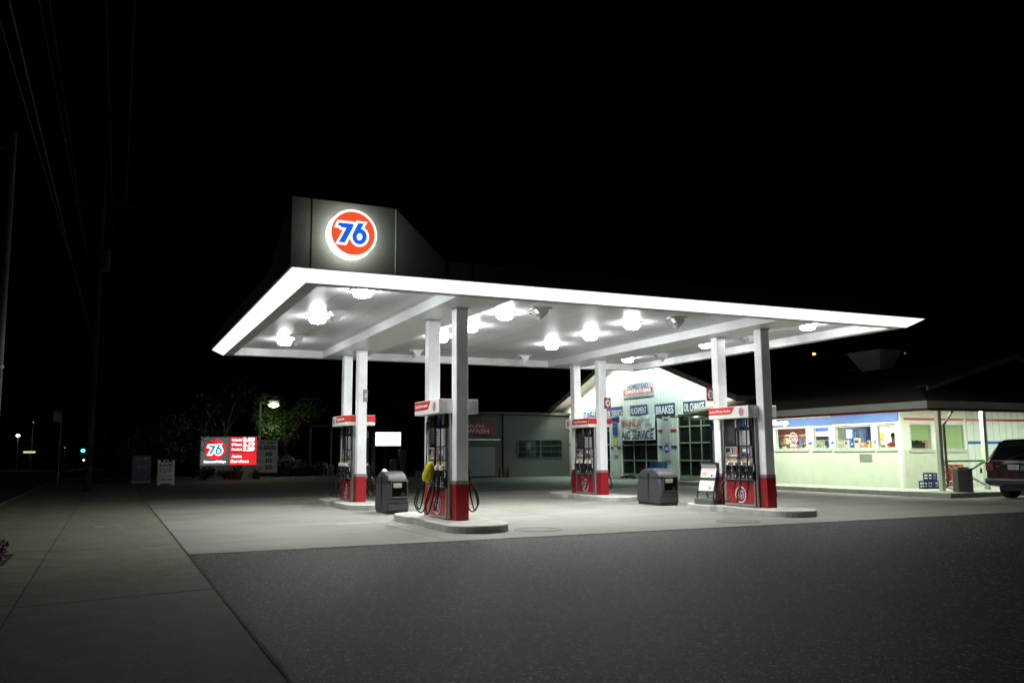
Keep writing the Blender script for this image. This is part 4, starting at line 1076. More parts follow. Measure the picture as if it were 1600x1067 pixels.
# banners (cloth with wrinkles)
def banner(y1, y0, z0, z1, label, seed, lines):
    rnd = random.Random(seed); w_ = y1-y0; h = z1-z0
    r = thing("cloth_banner", label, "banner", (XG-.14, (y0+y1)/2, (z0+z1)/2), FX, "cloth banners over the middle bay door")
    nx, nz = 44, 12; v = []
    ph = [rnd.random()*6 for _ in range(5)]
    def off(x, z): return .02*math.sin(3.1*x+2.3*z+ph[0])+.008*math.sin(7*x-5*z+ph[1])+.004*math.sin(12*x+9*z+ph[2])
    def ez(x, z): return z-.05*math.sin(math.pi*(x/w_+.5))*(1 if z > 0 else .3)+.02*math.sin(5*x+ph[3])*(z/h+.5)
    for j in range(nz+1):
        for i in range(nx+1):
            x = -w_/2+w_*i/nx; z = -h/2+h*j/nz
            v.append((x, off(x, z), ez(x, z)))
    mb = MB(); mb.add(v, [[j*(nx+1)+i, j*(nx+1)+i+1, (j+1)*(nx+1)+i+1, (j+1)*(nx+1)+i] for j in range(nz) for i in range(nx)], M("banner_cloth", (.75, .8, .77), .6, var=.05))
    mb.build("cloth", r, True)
    mb = MB()
    for (t_, xc, zc, hh, ww, m_, o_f) in lines:
        vs, fs, tw, _ = text_mesh(t_, o_f, 0, .0, 1)
        k = hh/.7; kx = ww/tw
        pv_ = [(xc-ww/2+p[0]*kx, zc-hh/2+p[1]*k) for p in vs]
        mb.add([(p[0], off(*p)-.03, ez(*p)) for p in pv_], fs, m_)
    mb.build("lettering", r)
banner(43.80, 40.10, 2.80, 3.56, "upper white banner reading WINDSHIELDS in red over the middle bay", 3, [("WINDSHIELDS", -.62, 0, .46, 2.1, M("banner_red", (.3, .02, .03), .6), .01), ("Chipped?", .95, .15, .16, .9, DTXT, 0), ("REPAIR", 1.25, -.18, .16, .7, DTXT, 0)])
banner(43.72, 40.10, 2.16, 2.84, "lower white banner reading A/C SERVICE in dark blue", 8, [("A/C SERVICE", 0, -.02, .50, 3.3, M("banner_blue", (.01, .02, .12), .6), .02)])
# posters on pillars
wall_sign(39.55, 38.86, 1.98, 3.48, "tall white price list poster on the pillar under the BRAKES sign", [("HOMESTEAD", .66, .07, .45, DTXT, 0), ("Mission", .5, .1, .4, DTXT, .02)]+[("- - - - - -", .36-.12*k, .05, .5, M("txt_green", (.3, .38, .36), .5), 0) for k in range(9)], SGW, name="poster", cat="poster")
ap = wall_sign(39.55, 38.84, 1.06, 1.95, "white poster with a blue oval badge on the pillar", [("- - - - -", -.28, .05, .5, M("txt_green", (.3, .38, .36), .5), 0), ("- - - - -", -.36, .05, .5, M("txt_green", (.3, .38, .36), .5), 0)], SGW, name="poster", cat="poster")
mb = MB(); mb.add([(.25*math.cos(2*math.pi*k/24), -.016, .16+.24*math.sin(2*math.pi*k/24)) for k in range(24)], [list(range(24))], M("badge_blue", (.02, .09, .35), .4)); mb.text("ASE", 0, .09, .15, WTXT, width=.36, y=-.019, off=.02); mb.build("badge", ap)
wall_sign(44.72, 44.22, 2.48, 3.42, "blue notice with white and red print on the left pillar", [("- - -", .3, .08, .4, WTXT, .03), ("- - -", .1, .08, .4, WTXT, .03), ("- -", -.15, .12, .3, REDB, .04)], M("notice_blue", (.03, .08, .28), .4), name="poster", cat="poster")
wall_sign(44.70, 44.24, 1.88, 2.32, "small yellow notice on the left pillar", [("- - -", -.15, .05, .3, DTXT, 0)], M("notice_yellow", (.6, .55, .12), .5), name="poster", cat="poster")
wall_sign(44.66, 44.24, 1.32, 1.80, "pale green notice below the yellow one on the left pillar", [("- - -", 0, .05, .3, DTXT, 0)], M("notice_pale", (.5, .58, .45), .5), name="poster", cat="poster")
# soffit lamps of the garage, tucked behind the rake board
for k, (ya_, yb_, e, lb) in enumerate(((33.6, 37.4, 200, "light strip behind the right end of the garage rake board"), (37.9, 41.7, 215, "light strip behind the garage rake board right of the peak"), (42.2, 46.0, 225, "light strip behind the garage rake board left of the peak"), (46.5, 50.3, 235, "light strip behind the left end of the garage rake board"))):
    ym = (ya_+yb_)/2; z = rz_(ym)+.16; sl_ = math.atan(.3435)*(1 if ym < YR else -1); L_ = (yb_-ya_)/math.cos(sl_)
    o = MB().box(-.05, .05, -L_/2, L_/2, -.03, .02, E("tube_glow2", (.85, 1, .85), 3)).build("gable_light_strip", loc=(XE2+.12, ym, z)); o.rotation_euler = (sl_, 0, 0); tag(o, lb, "light strip", "light strips under the garage gable")
    ld = bpy.data.lights.new("gable_light", 'AREA'); ld.shape = 'RECTANGLE'; ld.size = .12; ld.size_y = L_; ld.energy = e; ld.color = ((.86, 1.0, .82), (.72, .98, 1.0), (.86, 1, .86), (.9, 1, .82))[k]
    lo = bpy.data.objects.new("gable_light", ld); COL.objects.link(lo); lo.parent = o; lo.location = (0, 0, -.035); lo.rotation_euler = (0, R(4), 0)
# clutter in front of garage
mb = MB(); mb.lathe([(.0, .0), (.40, 0), (.42, .3), (.41, .32), (.42, .34), (.42, .66), (.41, .68), (.42, .70), (.42, 1.02), (.38, 1.02), (.38, .98), (0, .98)], M("barrel_blue", (.02, .14, .38), .4, var=.15), 28)
tag(mb.build("blue_drum", smooth=True, loc=(24.45, 36.0, 0)), "open blue plastic drum behind the middle bin, before the garage pillar", "drum")
mb = MB()
for k in range(9):
    a = k*.7; mb.tube([(.9*math.cos(a)*.6, .35*math.sin(a), .06+.02*k), (.75*math.cos(a+.9)*.6, .3*math.sin(a+.9), .10+.015*k), (.9*math.cos(a+1.8)*.7, .36*math.sin(a+1.8), .07)], .035, RUBBER, 6)
mb.tube([(-.5, 0, .05), (-1.2, .3, .03), (-1.9, -.1, .03), (-2.1, .4, .4)], .02, RUBBER, 6)
o = mb.build("coiled_hose", smooth=True, loc=(26.2, 41.6, 0)); o.rotation_euler = (0, 0, FX); tag(o, "pile of black hose on the ground before the middle bay door", "hose")
vm = thing("vending_machine", "white and blue machine standing beside the left pillar of the garage", "machine", (26.7, 45.5, 0), FX)
MB().box(-.4, .4, -.3, .3, .05, 1.15, PLASW, bv=.02).build("cabinet", vm); MB().box(-.41, .41, -.31, .31, 1.15, 1.25, M("band_navy", (.02, .06, .25), .4)).build("lid", vm)
bs_ = thing("lit_blue_box", "small glowing blue and white box on a post left of the garage pillar", "sign", (26.6, 45.2, 1.25), FX)
MB().box(-.22, .22, -.08, .08, .5, 1.0, E("lit_blue", (.25, .6, 1), .8)).build("lit_face", bs_); MB().box(-.03, .03, -.03, .03, 0, .5, BLACK).build("stem", bs_)
tr = thing("plant_trough", "dark wooden trough with a black tub at the left garage corner", "trough", (25.6, 52.4, 0), FX)
MB().box(-1.1, 1.3, -.3, .3, 0, .22, M("trough_wood", (.16, .17, .14), .7)).build("trough_body", tr); MB().lathe([(0, 0), (.3, 0), (.45, .55), (.42, .55), (.28, .05), (0, .05)], BLACK, 20, (.5, 0, .23)).build("tub", tr)

# ================================================================== CAR WASH BUILDING (dark, far)
cw = thing("car_wash_building", "unlit grey car wash block between the pumps and the garage", "car wash", (26, 53, 0))
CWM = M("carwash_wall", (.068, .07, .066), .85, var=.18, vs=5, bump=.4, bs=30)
def cp(mb, name, parent=None):
    o = mb.build(name, parent or cw)
    if parent is None: o.location = -Vector(cw.location)
    return o
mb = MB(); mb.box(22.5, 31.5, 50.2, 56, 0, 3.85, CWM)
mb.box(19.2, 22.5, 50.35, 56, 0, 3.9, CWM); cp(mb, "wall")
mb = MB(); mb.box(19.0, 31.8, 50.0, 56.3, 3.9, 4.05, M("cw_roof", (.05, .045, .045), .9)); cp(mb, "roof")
mb = MB()
for k in range(8): mb.box(19.3+k*.42, 19.32+k*.42, 50.32, 50.35, 2.2, 3.9, M("cw_groove", (.1, .1, .1), .8))
mb.box(19.2, 22.3, 50.25, 50.35, 2.3, 2.36, STEEL); mb.box(19.2, 22.3, 50.20, 50.35, 1.95, 2.0, BLACK); cp(mb, "batten_front")
wf = MB(); wf.box(23.5, 25.0, 50.17, 50.2, 1.2, 2.3, DGLASS); wf.box(25.15, 26.6, 50.17, 50.2, 1.2, 2.3, DGLASS)
wo = cp(wf, "window")
mb = MB()
for z in (1.2, 1.56, 1.93, 2.3): mb.box(23.45, 26.65, 50.13, 50.168, z-.02, z+.02, M("cw_bar", (.05, .05, .045), .8))
for x in (23.47, 25.07, 26.62): mb.box(x-.04, x+.04, 50.12, 50.167, 1.2, 2.3, M("cw_bar", (.05, .05, .045), .8))
mb.build("window_bars", wo)
mb = MB(); mb.box(19.4, 21.9, 50.15, 50.30, .1, 1.9, M("shutter", (.17, .165, .17), .7)); 
for k in range(7): mb.box(19.4, 21.9, 50.13, 50.15, .2+k*.24, .22+k*.24, M("cw_groove", (.1, .1, .1), .8))
cp(mb, "roller_shutter")
cs = thing("car_wash_sign", "dim red COMPLETE CAR WASH sign on the car wash front", "sign", (20.1, 50.19, 3.0))
MB().box(-1.8, 1.7, 0, .05, -.34, .34, M("wash_red", (.24, .015, .04), .7)).build("panel", cs)
mb = MB(); mb.text("COMPLETE", .15, .05, .2, M("old_letters", (.35, .3, .3), .7), width=1.9, y=-.004, off=.02); mb.text("CAR WASH", .1, -.26, .24, M("old_letters", (.35, .3, .3), .7), width=2.6, y=-.004, off=.03); mb.build("lettering", cs)
def cone(x, y, lb):
    r = thing("traffic_cone", lb, "cone", (x, y, 0), 0, "traffic cones by the car wash")
    MB().box(-.18, .18, -.18, .18, 0, .03, BLACK).build("base", r); MB().lathe([(.14, .03), (.03, .72), (0, .73)], M("cone_orange", (.11, .018, .014), .7), 16).build("body", r, True)
cone(22.1, 49.8, "dull red cone at the foot of the car wash wall, left one"); cone(22.75, 49.95, "dull red cone at the foot of the car wash wall, right one")

# ================================================================== PARKED CAR (rear toward the camera, nose to +x)
car = thing("parked_suv", "dark blue boxy suv seen from behind at the right edge", "car", (24.6, 17.6, 0), FX+R(2))
# local: x to the right of the rear face (world -y), y forward (world +x)
mb = MB()
def ring(y, zb, zt, hw, hwt, zw):
    return [(-hw, y, zb), (-hw-.03, y, zb+.18), (-hw-.02, y, zw), (-hwt, y, zt-.06), (-hwt+.12, y, zt), (hwt-.12, y, zt), (hwt, y, zt-.06), (hw+.02, y, zw), (hw+.03, y, zb+.18), (hw, y, zb)]
secs = [ring(.0, .42, 1.14, .84, .80, 1.10), ring(.03, .40, 1.20, .87, .82, 1.12), ring(.20, .38, 1.50, .88, .74, 1.14), ring(.42, .34, 1.76, .89, .67, 1.14), ring(.7, .32, 1.80, .90, .67, 1.12),
        ring(2.2, .32, 1.82, .90, .68, 1.08), ring(2.9, .32, 1.74, .90, .67, 1.05), ring(3.5, .32, 1.15, .90, .76, 1.0), ring(4.4, .36, 1.0, .87, .74, .93), ring(4.62, .44, .82, .78, .66, .78)]
v = [p for s in secs for p in s]; n = 10
fs = [[k*n+i, k*n+(i+1) % n, (k+1)*n+(i+1) % n, (k+1)*n+i] for k in range(len(secs)-1) for i in range(n)]+[list(range(n)), [(len(secs)-1)*n+i for i in range(n)][::-1]]
mb.add(v, fs, CARP); mb.build("body", car, True)
CG = M("car_glass", (.012, .018, .010), .05, spec=.7, var=.3, vs=2)
mb = MB(); mb.add([(-.72, .03, 1.19), (.72, .03, 1.19), (.62, .335, 1.71), (-.62, .335, 1.71)], [[0, 1, 2, 3]], CG); mb.build("rear_window", car)
mb = MB()
for s in (-1, 1):
    mb.add([(s*.895, .35, 1.16), (s*.90, 1.3, 1.14), (s*.715, 1.3, 1.70), (s*.715, .55, 1.70)], [[0, 1, 2, 3]], CG)
    mb.add([(s*.903, 1.38, 1.14), (s*.905, 2.9, 1.12), (s*.735, 2.6, 1.70), (s*.72, 1.38, 1.70)], [[0, 1, 2, 3]], CG)
mb.build("side_windows", car)
mb = MB(); mb.box(-.90, .90, -.10, .15, .44, .62, M("bumper_dark", (.03, .03, .035), .4), bv=.03); mb.box(-.89, .89, -.115, -.095, .56, .60, M("bumper_strip", (.3, .31, .27), .4)); mb.build("rear_bumper", car)
for s in (-1, 1):
    mb = MB(); mb.box(s*.885 if s < 0 else .62, -.62 if s < 0 else .885, -.03, .12, .84, 1.10, M("tail_red", (.16, .012, .012), .18, coat=1), bv=.01)
    for k in range(4): mb.box(s*.88 if s < 0 else .63, -.63 if s < 0 else .88, -.034, -.029, .86+k*.06, .875+k*.06, M("tail_amber", (.4, .2, .15), .25))
    mb.build("tail_light", car)
pl = MB(); pl.box(-.17, .17, -.022, .0, .88, 1.02, M("plate_white", (.6, .6, .56), .4)); po = pl.build("number_plate", car)
mb = MB(); mb.text("3KVY092", 0, .905, .07, BTXT, width=.28, y=-.024); mb.build("plate_lettering", po)
mb = MB(); mb.box(.22, .42, -.018, .0, .86, 1.0, M("bumper_sticker", (.12, .14, .4), .4)); mb.build("sticker", car)
mb = MB(); mb.box(-.52, -.44, -.02, .0, .965, .985, CHROME); mb.box(-.3, .3, -.02, 0, 1.09, 1.115, CHROME)
for k in range(8): mb.box(-.35+k*.045, -.325+k*.045, -.018, 0, 1.05, 1.075, CHROME)
mb.box(.28, .36, -.04, 0, 1.07, 1.12, CHROME); mb.box(-.86, .86, -.012, 0.0, 1.135, 1.15, CHROME); mb.build("badges_and_handle", car)
TY = M("tyre", (.012, .012, .012), .8); 
for (wx, wy) in ((-.76, .92), (.76, .92), (-.76, 3.7), (.76, 3.7)):
    s = -1 if wx < 0 else 1
    mb = MB(); mb.cyl((wx-.13, wy, .35), (wx+.13, wy, .35), .35, .35, TY, 28); mb.cyl((wx-.14, wy, .35), (wx-.13, wy, .35), .31, .34, TY, 28); mb.cyl((wx+.13, wy, .35), (wx+.14, wy, .35), .34, .31, TY, 28)
    wo = mb.build("wheel", car)
    MB().cyl((wx+s*.142, wy, .35), (wx+s*.15, wy, .35), .2, .19, STEEL, 20).build("rim", wo)
mb = MB(); mb.box(-.6, .6, .2, 4.3, .25, .42, BLACK); mb.build("underbody", car)
mb = MB(); mb.box(-.03, .03, -.03, .0, 1.2, 1.21, BLACK); mb.tube([(-.2, .0, 1.2), (.3, .1, 1.36)], .008, BLACK, 6); mb.build("rear_wiper", car)

# ================================================================== LEFT: SIGNS
def ring_face(mb, cx, cz, r, y, m, n=40): mb.add([(cx+r*math.cos(2*math.pi*k/n), y, cz+r*math.sin(2*math.pi*k/n)) for k in range(n)], [list(range(n))], m)
mn = thing("price_sign", "lit monument sign with 76 emblem and red fuel price panel", "price sign", (6.8, 57.0, 0))
mb = MB(); mb.box(-1.75, 1.68, .0, .45, .78, 2.66, M("cabinet_grey", (.3, .31, .31), .5), bv=.02); mb.build("cabinet", mn)
mb = MB(); mb.box(-1.66, 1.72, .03, .42, 0, .78, M("monument_base", (.75, .75, .66), .7)); mb.build("base", mn)
mb = MB(); mb.box(-1.66, -.02, -.012, -.001, .86, 2.58, E("sign_grey_face", (.11, .12, .12), .9)); lf = mb.build("emblem_face", mn)
EW = E("face_white", (1, .96, .97), 2.4); ER = E("face_red", (.95, .02, .04), 1.0); EB = E("face_blue", (.02, .36, .42), .9)
mb = MB(); ring_face(mb, -.83, 1.84, .62, -.014, ER); seventy_six(mb, -.80, 1.82, .66, -.018, EW, EB, .004)
mb.build("emblem", lf)
mb = MB(); mb.text("ConocoPhillips", -.83, 1.02, .13, EW, width=1.3, y=-.014, off=.035); mb.build("lettering", lf)
mb = MB(); mb.box(.02, 1.66, -.012, -.001, 1.66, 2.60, E("panel_red", (.95, .03, .045), .85)); pf = mb.build("price_face", mn)
mb = MB()
for k, (a, b) in enumerate((("Unleaded", "3.09\u00b9"), ("Plus", "3.19\u00b9"), ("Premium", "3.29\u00b9"))):
    z = 2.36-k*.29; mb.text(a, .46, z, .13, EW, width=.60, y=-.014, off=.04); mb.text(b[:4], 1.18, z-.03, .22, EW, width=.70, y=-.014, off=.05)
mb.build("prices", pf)
mb = MB(); mb.box(.02, 1.66, -.012, -.001, .86, 1.62, E("panel_red2", (1.0, .025, .03), .95)); af = mb.build("service_face", mn)
mb = MB(); mb.text("Auto", .46, 1.33, .16, EW, width=.62, y=-.014, off=.04); mb.text("Services", .66, 1.02, .16, EW, width=1.1, y=-.014, off=.04); mb.build("lettering", af)

ub = thing("cash_price_board", "white PAY CASH U-SAVE price board right of the lit monument sign", "sign board", (9.43, 59, 0))
mb = MB(); mb.box(-.68, .68, 0, .06, .32, 2.46, M("board_white", (.82, .84, .84), .6, var=.08), bv=.01); mb.box(-.69, .69, -.012, 0, 2.41, 2.47, M("board_edge", (.6, .62, .62), .5)); mb.box(.64, .69, -.012, 0, .32, 2.41, M("board_edge", (.6, .62, .62), .5)); mb.build("panel", ub)
for x in (-.6, .6): MB().box(x-.04, x+.04, .07, .13, 0, 2.3, BLACK).build("leg", ub)
mb = MB(); mb.text("PAY CASH", .0, 2.18, .17, M("teal_ink", (.03, .10, .11), .5), width=.95, y=-.004, off=.02); mb.text("U-SAVE!", .0, 1.83, .24, M("wine_ink", (.22, .02, .05), .5), width=1.1, y=-.004, off=.05)
for k, p in enumerate(("305", "315", "325")):
    z = 1.42-k*.43; mb.text(p, .12, z, .22, DTXT, width=.45, y=-.004, off=.05); mb.text("9", .45, z+.1, .10, DTXT, y=-.004, off=.04); mb.text(("Regular", "Plus", "Supreme")[k], -.42, z+.1, .08, DTXT, width=.38, y=-.004); mb.box(-.6, -.22, -.004, 0, z+.02, z+.035, DTXT)
mb.build("lettering", ub)

af = thing("a_frame_sign", "white folding A-frame sign offering SAVE on a carwash, on the sidewalk end", "sidewalk sign", (2.65, 47.6, 0), R(2))
AW = M("aframe_white", (.86, .88, .8), .5, var=.08)
for s in (-1, 1):
    mb = MB(); mb.X = Matrix.Translation((0, s*.30, 0)) @ Matrix.Rotation(s*R(12), 4, 'X')
    mb.box(-.40, .40, -.02, .02, .10, 1.16, AW, bv=.008); mb.box(-.40, -.27, -.02, .02, 0, 1.28, AW, bv=.006); mb.box(.27, .40, -.02, .02, 0, 1.28, AW, bv=.006)
    mb.box(-.13, .13, -.02, .02, 1.24, 1.28, AW); mb.box(-.13, -.09, -.02, .02, 1.14, 1.24, AW); mb.box(.09, .13, -.02, .02, 1.14, 1.24, AW)
    pn = mb.build("front_panel" if s < 0 else "rear_panel", af)
    if s < 0:
        mb = MB(); mb.X = Matrix.Translation((0, s*.30, 0)) @ Matrix.Rotation(s*R(12), 4, 'X')
        for (t_, z, h, ww, m_) in (("SAVE!", .93, .15, .60, M("maroon_ink", (.13, .03, .03), .5)), ("ADDITIONAL", .79, .07, .56, DTXT), ("$1.00 OFF", .65, .09, .58, DTXT), ("WITH A", .55, .05, .34, DTXT), ("PURCHASE OF", .42, .07, .60, DTXT), ("CARWASH", .22, .13, .60, BTXT)):
            mb.text(t_, 0, z, h, m_, width=ww, y=-.022, off=.03)
        mb.build("lettering", pn)
bm = thing("drinks_machine", "dim dark blue vending machine with faded pictures left of the A-frame sign", "vending machine", (1.53, 48.2, 0))
MB().box(-.46, .46, 0, .8, .05, 1.5, M("machine_body", (.006, .008, .02), .5), bv=.03).build("cabinet", bm)
mb = MB(); mb.box(-.43, .43, -.012, 0, .28, 1.46, M("machine_front", (.006, .012, .05), .35, var=1.0, vs=3.5, stain=(2.2, .5, (.02, .05, .09)))); mb.build("picture_front", bm)
mb = MB(); mb.text("Ice", .22, 1.28, .12, M("pale_ink", (.4, .45, .55), .5), y=-.014, off=.02); mb.text("Cold", -.2, 1.29, .06, M("pale_ink", (.4, .45, .55), .5), y=-.014); mb.text("Ice", .0, .82, .2, M("pale_ink", (.4, .45, .55), .5), width=.4, y=-.014, shear=.3); mb.build("lettering", bm)
MB().box(-.44, .44, -.03, -.013, .08, .24, M("coin_panel", (.15, .17, .25), .5, var=.5, vs=12)).build("base_panel", bm)

mb = MB(); mb.tube([(-1.3, .3, .9), (-.5, .05, .5), (.1, -.05, .25), (.55, -.1, .1)], [.03, .01], BARK, 5)  # twig and leaves added to stand in for the emblem's dark broken patch
rb = random.Random(44)
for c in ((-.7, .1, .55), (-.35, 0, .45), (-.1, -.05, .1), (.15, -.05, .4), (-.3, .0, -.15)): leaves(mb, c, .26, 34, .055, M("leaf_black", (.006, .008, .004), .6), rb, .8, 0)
tag(mb.build("emblem_patch_leaves", loc=(5.55, 56.75, 2.0)), "added clump of dark leaves standing in for the dark broken patch at the upper left of the lit monument emblem", "branch")
# flood lamp on a pole behind the board
lp = thing("pole_lamp", "square post with short arm and bright floodlight among leaves", "lamp post", (9.07, 60.0, 0))
MB().box(-.07, .07, -.07, .07, 0, 5.03, M("post_pale", (.42, .44, .4), .5)).build("post", lp)
MB().box(.07, .55, -.04, .04, 4.9, 5.0, M("post_pale", (.42, .44, .4), .5)).build("arm", lp)
MB().box(.48, 1.2, -.2, .25, 4.80, 5.14, M("lamp_head", (.3, .3, .28), .5), bv=.03).build("lamp_head", lp)
MB().lathe([(0, -.16), (.2, -.12), (.34, -.02), (.34, 0)], E("flood_glow", (.9, 1, .8), 30), 20, (.86, 0, 4.80)).build("lens", lp)
ld = bpy.data.lights.new("flood_light", 'POINT'); ld.energy = 80; ld.color = (.85, 1, .6); ld.shadow_soft_size = .15
lo = bpy.data.objects.new("flood_light", ld); COL.objects.link(lo); lo.parent = lp; lo.location = (.86, 0, 4.5)
# lit white box sign over the air and vacuum machine
ws = thing("air_machine_sign", "blank glowing white box sign on two thin posts over the air machine", "lit sign", (16.45, 55, 0))
mb = MB(); mb.box(-.88, .88, 0, .25, 1.98, 2.92, M("sign_case", (.5, .5, .48), .5), bv=.03); mb.build("case", ws)
mb = MB(); mb.box(-.84, .84, -.01, -.001, 2.02, 2.88, E("white_face", (1, 1, .9), 2.6), ); mb.box(.3, .36, -.014, -.01, 2.6, 2.7, GREYB); mb.box(-.56, -.52, -.014, -.01, 2.68, 2.71, GREYB); mb.box(.5, .53, -.014, -.01, 2.68, 2.71, GREYB); mb.build("lit_face", ws)
for x in (-.86, .84): MB().cyl((x, .1, 0), (x, .1, 1.98), .035, .035, GALV, 8).build("post", ws)
am = thing("air_vacuum_machine", "dark air and vacuum machine with round tank under the glowing white sign", "air machine", (17.3, 54.6, 0))
MB().box(-.25, .25, -.2, .2, .1, 1.75, M("machine_dark", (.05, .05, .055), .5), bv=.03).build("cabinet", am)
mb = MB(); mb.lathe([(0, 0), (.3, 0), (.3, .9), (.22, 1.05), (0, 1.1)], M("machine_tank", (.07, .07, .07), .4), 20, (-.55, .1, .1)); mb.build("tank", am, True)
mb = MB(); mb.tube([(.2, -.2, 1.5), (.55, -.3, 1.2), (.7, -.3, .5), (.4, -.3, .2), (.1, -.25, .8)], .03, RUBBER, 8); mb.build("hose", am, True)
tag(MB().box(-.45, .45, -.25, .25, 0, .38, M("block_grey", (.3, .3, .26), .7), bv=.02).build("concrete_block", loc=(19.0, 55.5, 0)), "pale concrete block on the ground left of the nearest pump's column", "block")
# patio: chair, table, posts with roof edge
ch = thing("plastic_chair", "white plastic garden chair seen beside the far left pump", "chair", (15.1, 66, 0), R(25))
mb = MB(); mb.box(-.24, .24, -.24, .24, .42, .45, PLASW, bv=.01); mb.build("seat", ch)
mb = MB(); mb.X = Matrix.Rotation(R(-10), 4, 'X')
mb.prism([(-.25, .46), (-.27, .88), (-.2, .94), (.2, .94), (.27, .88), (.25, .46)], .28, .31, PLASW, 'y'); mb.build("backrest", ch)
for sx in (-1, 1):
    for sy in (-1, 1): MB().cyl((sx*.21, sy*.21, .42), (sx*.27, sy*.26, 0), .025, .02, PLASW, 8).build("leg", ch)
    mb = MB(); mb.tube([(sx*.27, -.24, .43), (sx*.30, -.26, .62), (sx*.30, .1, .66), (sx*.27, .3, .66)], .022, PLASW, 8); mb.build("armrest", ch)
tb = thing("patio_table", "low dark table with thin legs left of the plastic chair", "table", (12.9, 65, 0))
MB().box(-.75, .75, -.4, .4, .70, .74, M("table_top", (.3, .3, .27), .6)).build("table_top", tb)
for sx in (-1, 1): 
    for sy in (-1, 1): MB().cyl((sx*.65, sy*.3, .7), (sx*.72, sy*.34, 0), .02, .02, GALV, 6).build("leg", tb)
pt = thing("patio_cover", "dark timber patio shelter with pale posts behind the far left pump", "shelter", (14.6, 67, 0))
for x in (-.7, .9, 4.2): MB().box(x-.08, x+.08, -.08, .08, 0, 3.55, M("patio_post", (.35, .36, .33), .6)).build("post", pt)
MB().box(-1.6, 4.6, -.4, 4, 3.56, 3.75, M("patio_roof", (.16, .16, .15), .8)).build("roof", pt)
MB().prism([(-.55, 2.75), (.55, 3.1), (.55, 3.25), (-.55, 2.92)], -.1, .1, M("gutter_pale", (.45, .46, .44), .5), 'y').build("pale_awning_board", None, loc=(10.7, 63, .3))
bpy.data.objects["pale_awning_board"]['label'] = "short pale slanted board catching light behind the cash price board"; bpy.data.objects["pale_awning_board"]['category'] = "board"

# ================================================================== PLANTS
def tree(name, x, y, h, cr, lb, cat, seed, mat=FOL, n=2200, size=.13, clumps=9, low=.45, grp=None):
    rnd = random.Random(seed); r = thing(name, lb, cat, (x, y, 0), 0, grp)
    mb = MB(); mb.tube([(0, 0, 0), (.1, .05, h*.3), (-.05, 0, h*.6)], [h*.035, h*.018], BARK, 8)
    cs_ = []
    for k in range(clumps):
        a = rnd.uniform(0, 6.28); d = cr*rnd.uniform(.15, .75); z = h*rnd.uniform(low, .92)
        c = (d*math.cos(a), d*math.sin(a), z); cs_.append(c)
        mb.tube([(0, 0, h*.35*rnd.uniform(.7, 1.2)), (c[0]*.5, c[1]*.5, z*.8), c], [h*.012, h*.004], BARK, 5)
    mb.build("trunk", r, True)
    mb = MB()
    for c in cs_: leaves(mb, c, cr*rnd.uniform(.3, .55), n//clumps, size, mat, rnd)
    mb.build("crown", r)
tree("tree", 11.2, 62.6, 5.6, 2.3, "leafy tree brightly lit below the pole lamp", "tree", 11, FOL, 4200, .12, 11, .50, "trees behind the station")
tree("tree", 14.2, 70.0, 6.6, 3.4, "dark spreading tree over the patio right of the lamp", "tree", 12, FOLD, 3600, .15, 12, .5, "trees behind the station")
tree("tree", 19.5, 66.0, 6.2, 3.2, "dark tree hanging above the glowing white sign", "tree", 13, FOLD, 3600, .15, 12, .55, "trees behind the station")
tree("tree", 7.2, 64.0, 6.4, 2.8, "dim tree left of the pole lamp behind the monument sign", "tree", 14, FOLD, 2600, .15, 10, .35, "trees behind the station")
def shrub(x, y, h, r_, lb, seed, mat=FOLD, n=900, grp="dark shrubs left of the monument sign"):
    rnd = random.Random(seed); r = thing("shrub", lb, "shrub", (x, y, 0), 0, grp)
    mb = MB()
    for k in range(7): a = rnd.uniform(0, 6.28); mb.tube([(0, 0, 0), (r_*.4*math.cos(a), r_*.4*math.sin(a), h*.5), (r_*.7*math.cos(a), r_*.7*math.sin(a), h*.85)], [.03, .01], BARK, 5)
    mb.build("stems", r)
    mb = MB()
    for k in range(6): leaves(mb, (r_*.5*rnd.uniform(-1, 1), r_*.5*rnd.uniform(-1, 1), h*rnd.uniform(.2, .8)), min(r_, h)*.45, n//6, .10, mat, rnd)
    mb.build("foliage", r)
shrub(3.0, 56.5, 5.0, 2.0, "tall dim shrub behind the A-frame sign", 21, n=2400)
shrub(5.0, 60.0, 5.4, 2.1, "tallest dim shrub, left behind the monument sign", 22, n=2600)
shrub(.6, 57.5, 4.2, 1.8, "dim shrub behind the dark blue machine", 23, n=1800)
shrub(5.4, 56.0, .75, .7, "low ragged plants at the left foot of the monument sign", 24, FOLD, 200); shrub(6.5, 56.1, .65, .6, "low ragged plants under the middle of the monument sign", 25, FOLD, 150)
shrub(11.0, 60.5, 1.5, 1.5, "rounded grassy bush right of the cash price board", 26, FOLD, 1200); shrub(12.9, 62, 1.2, 1.3, "low bush under the lit tree", 27, FOLD, 800)
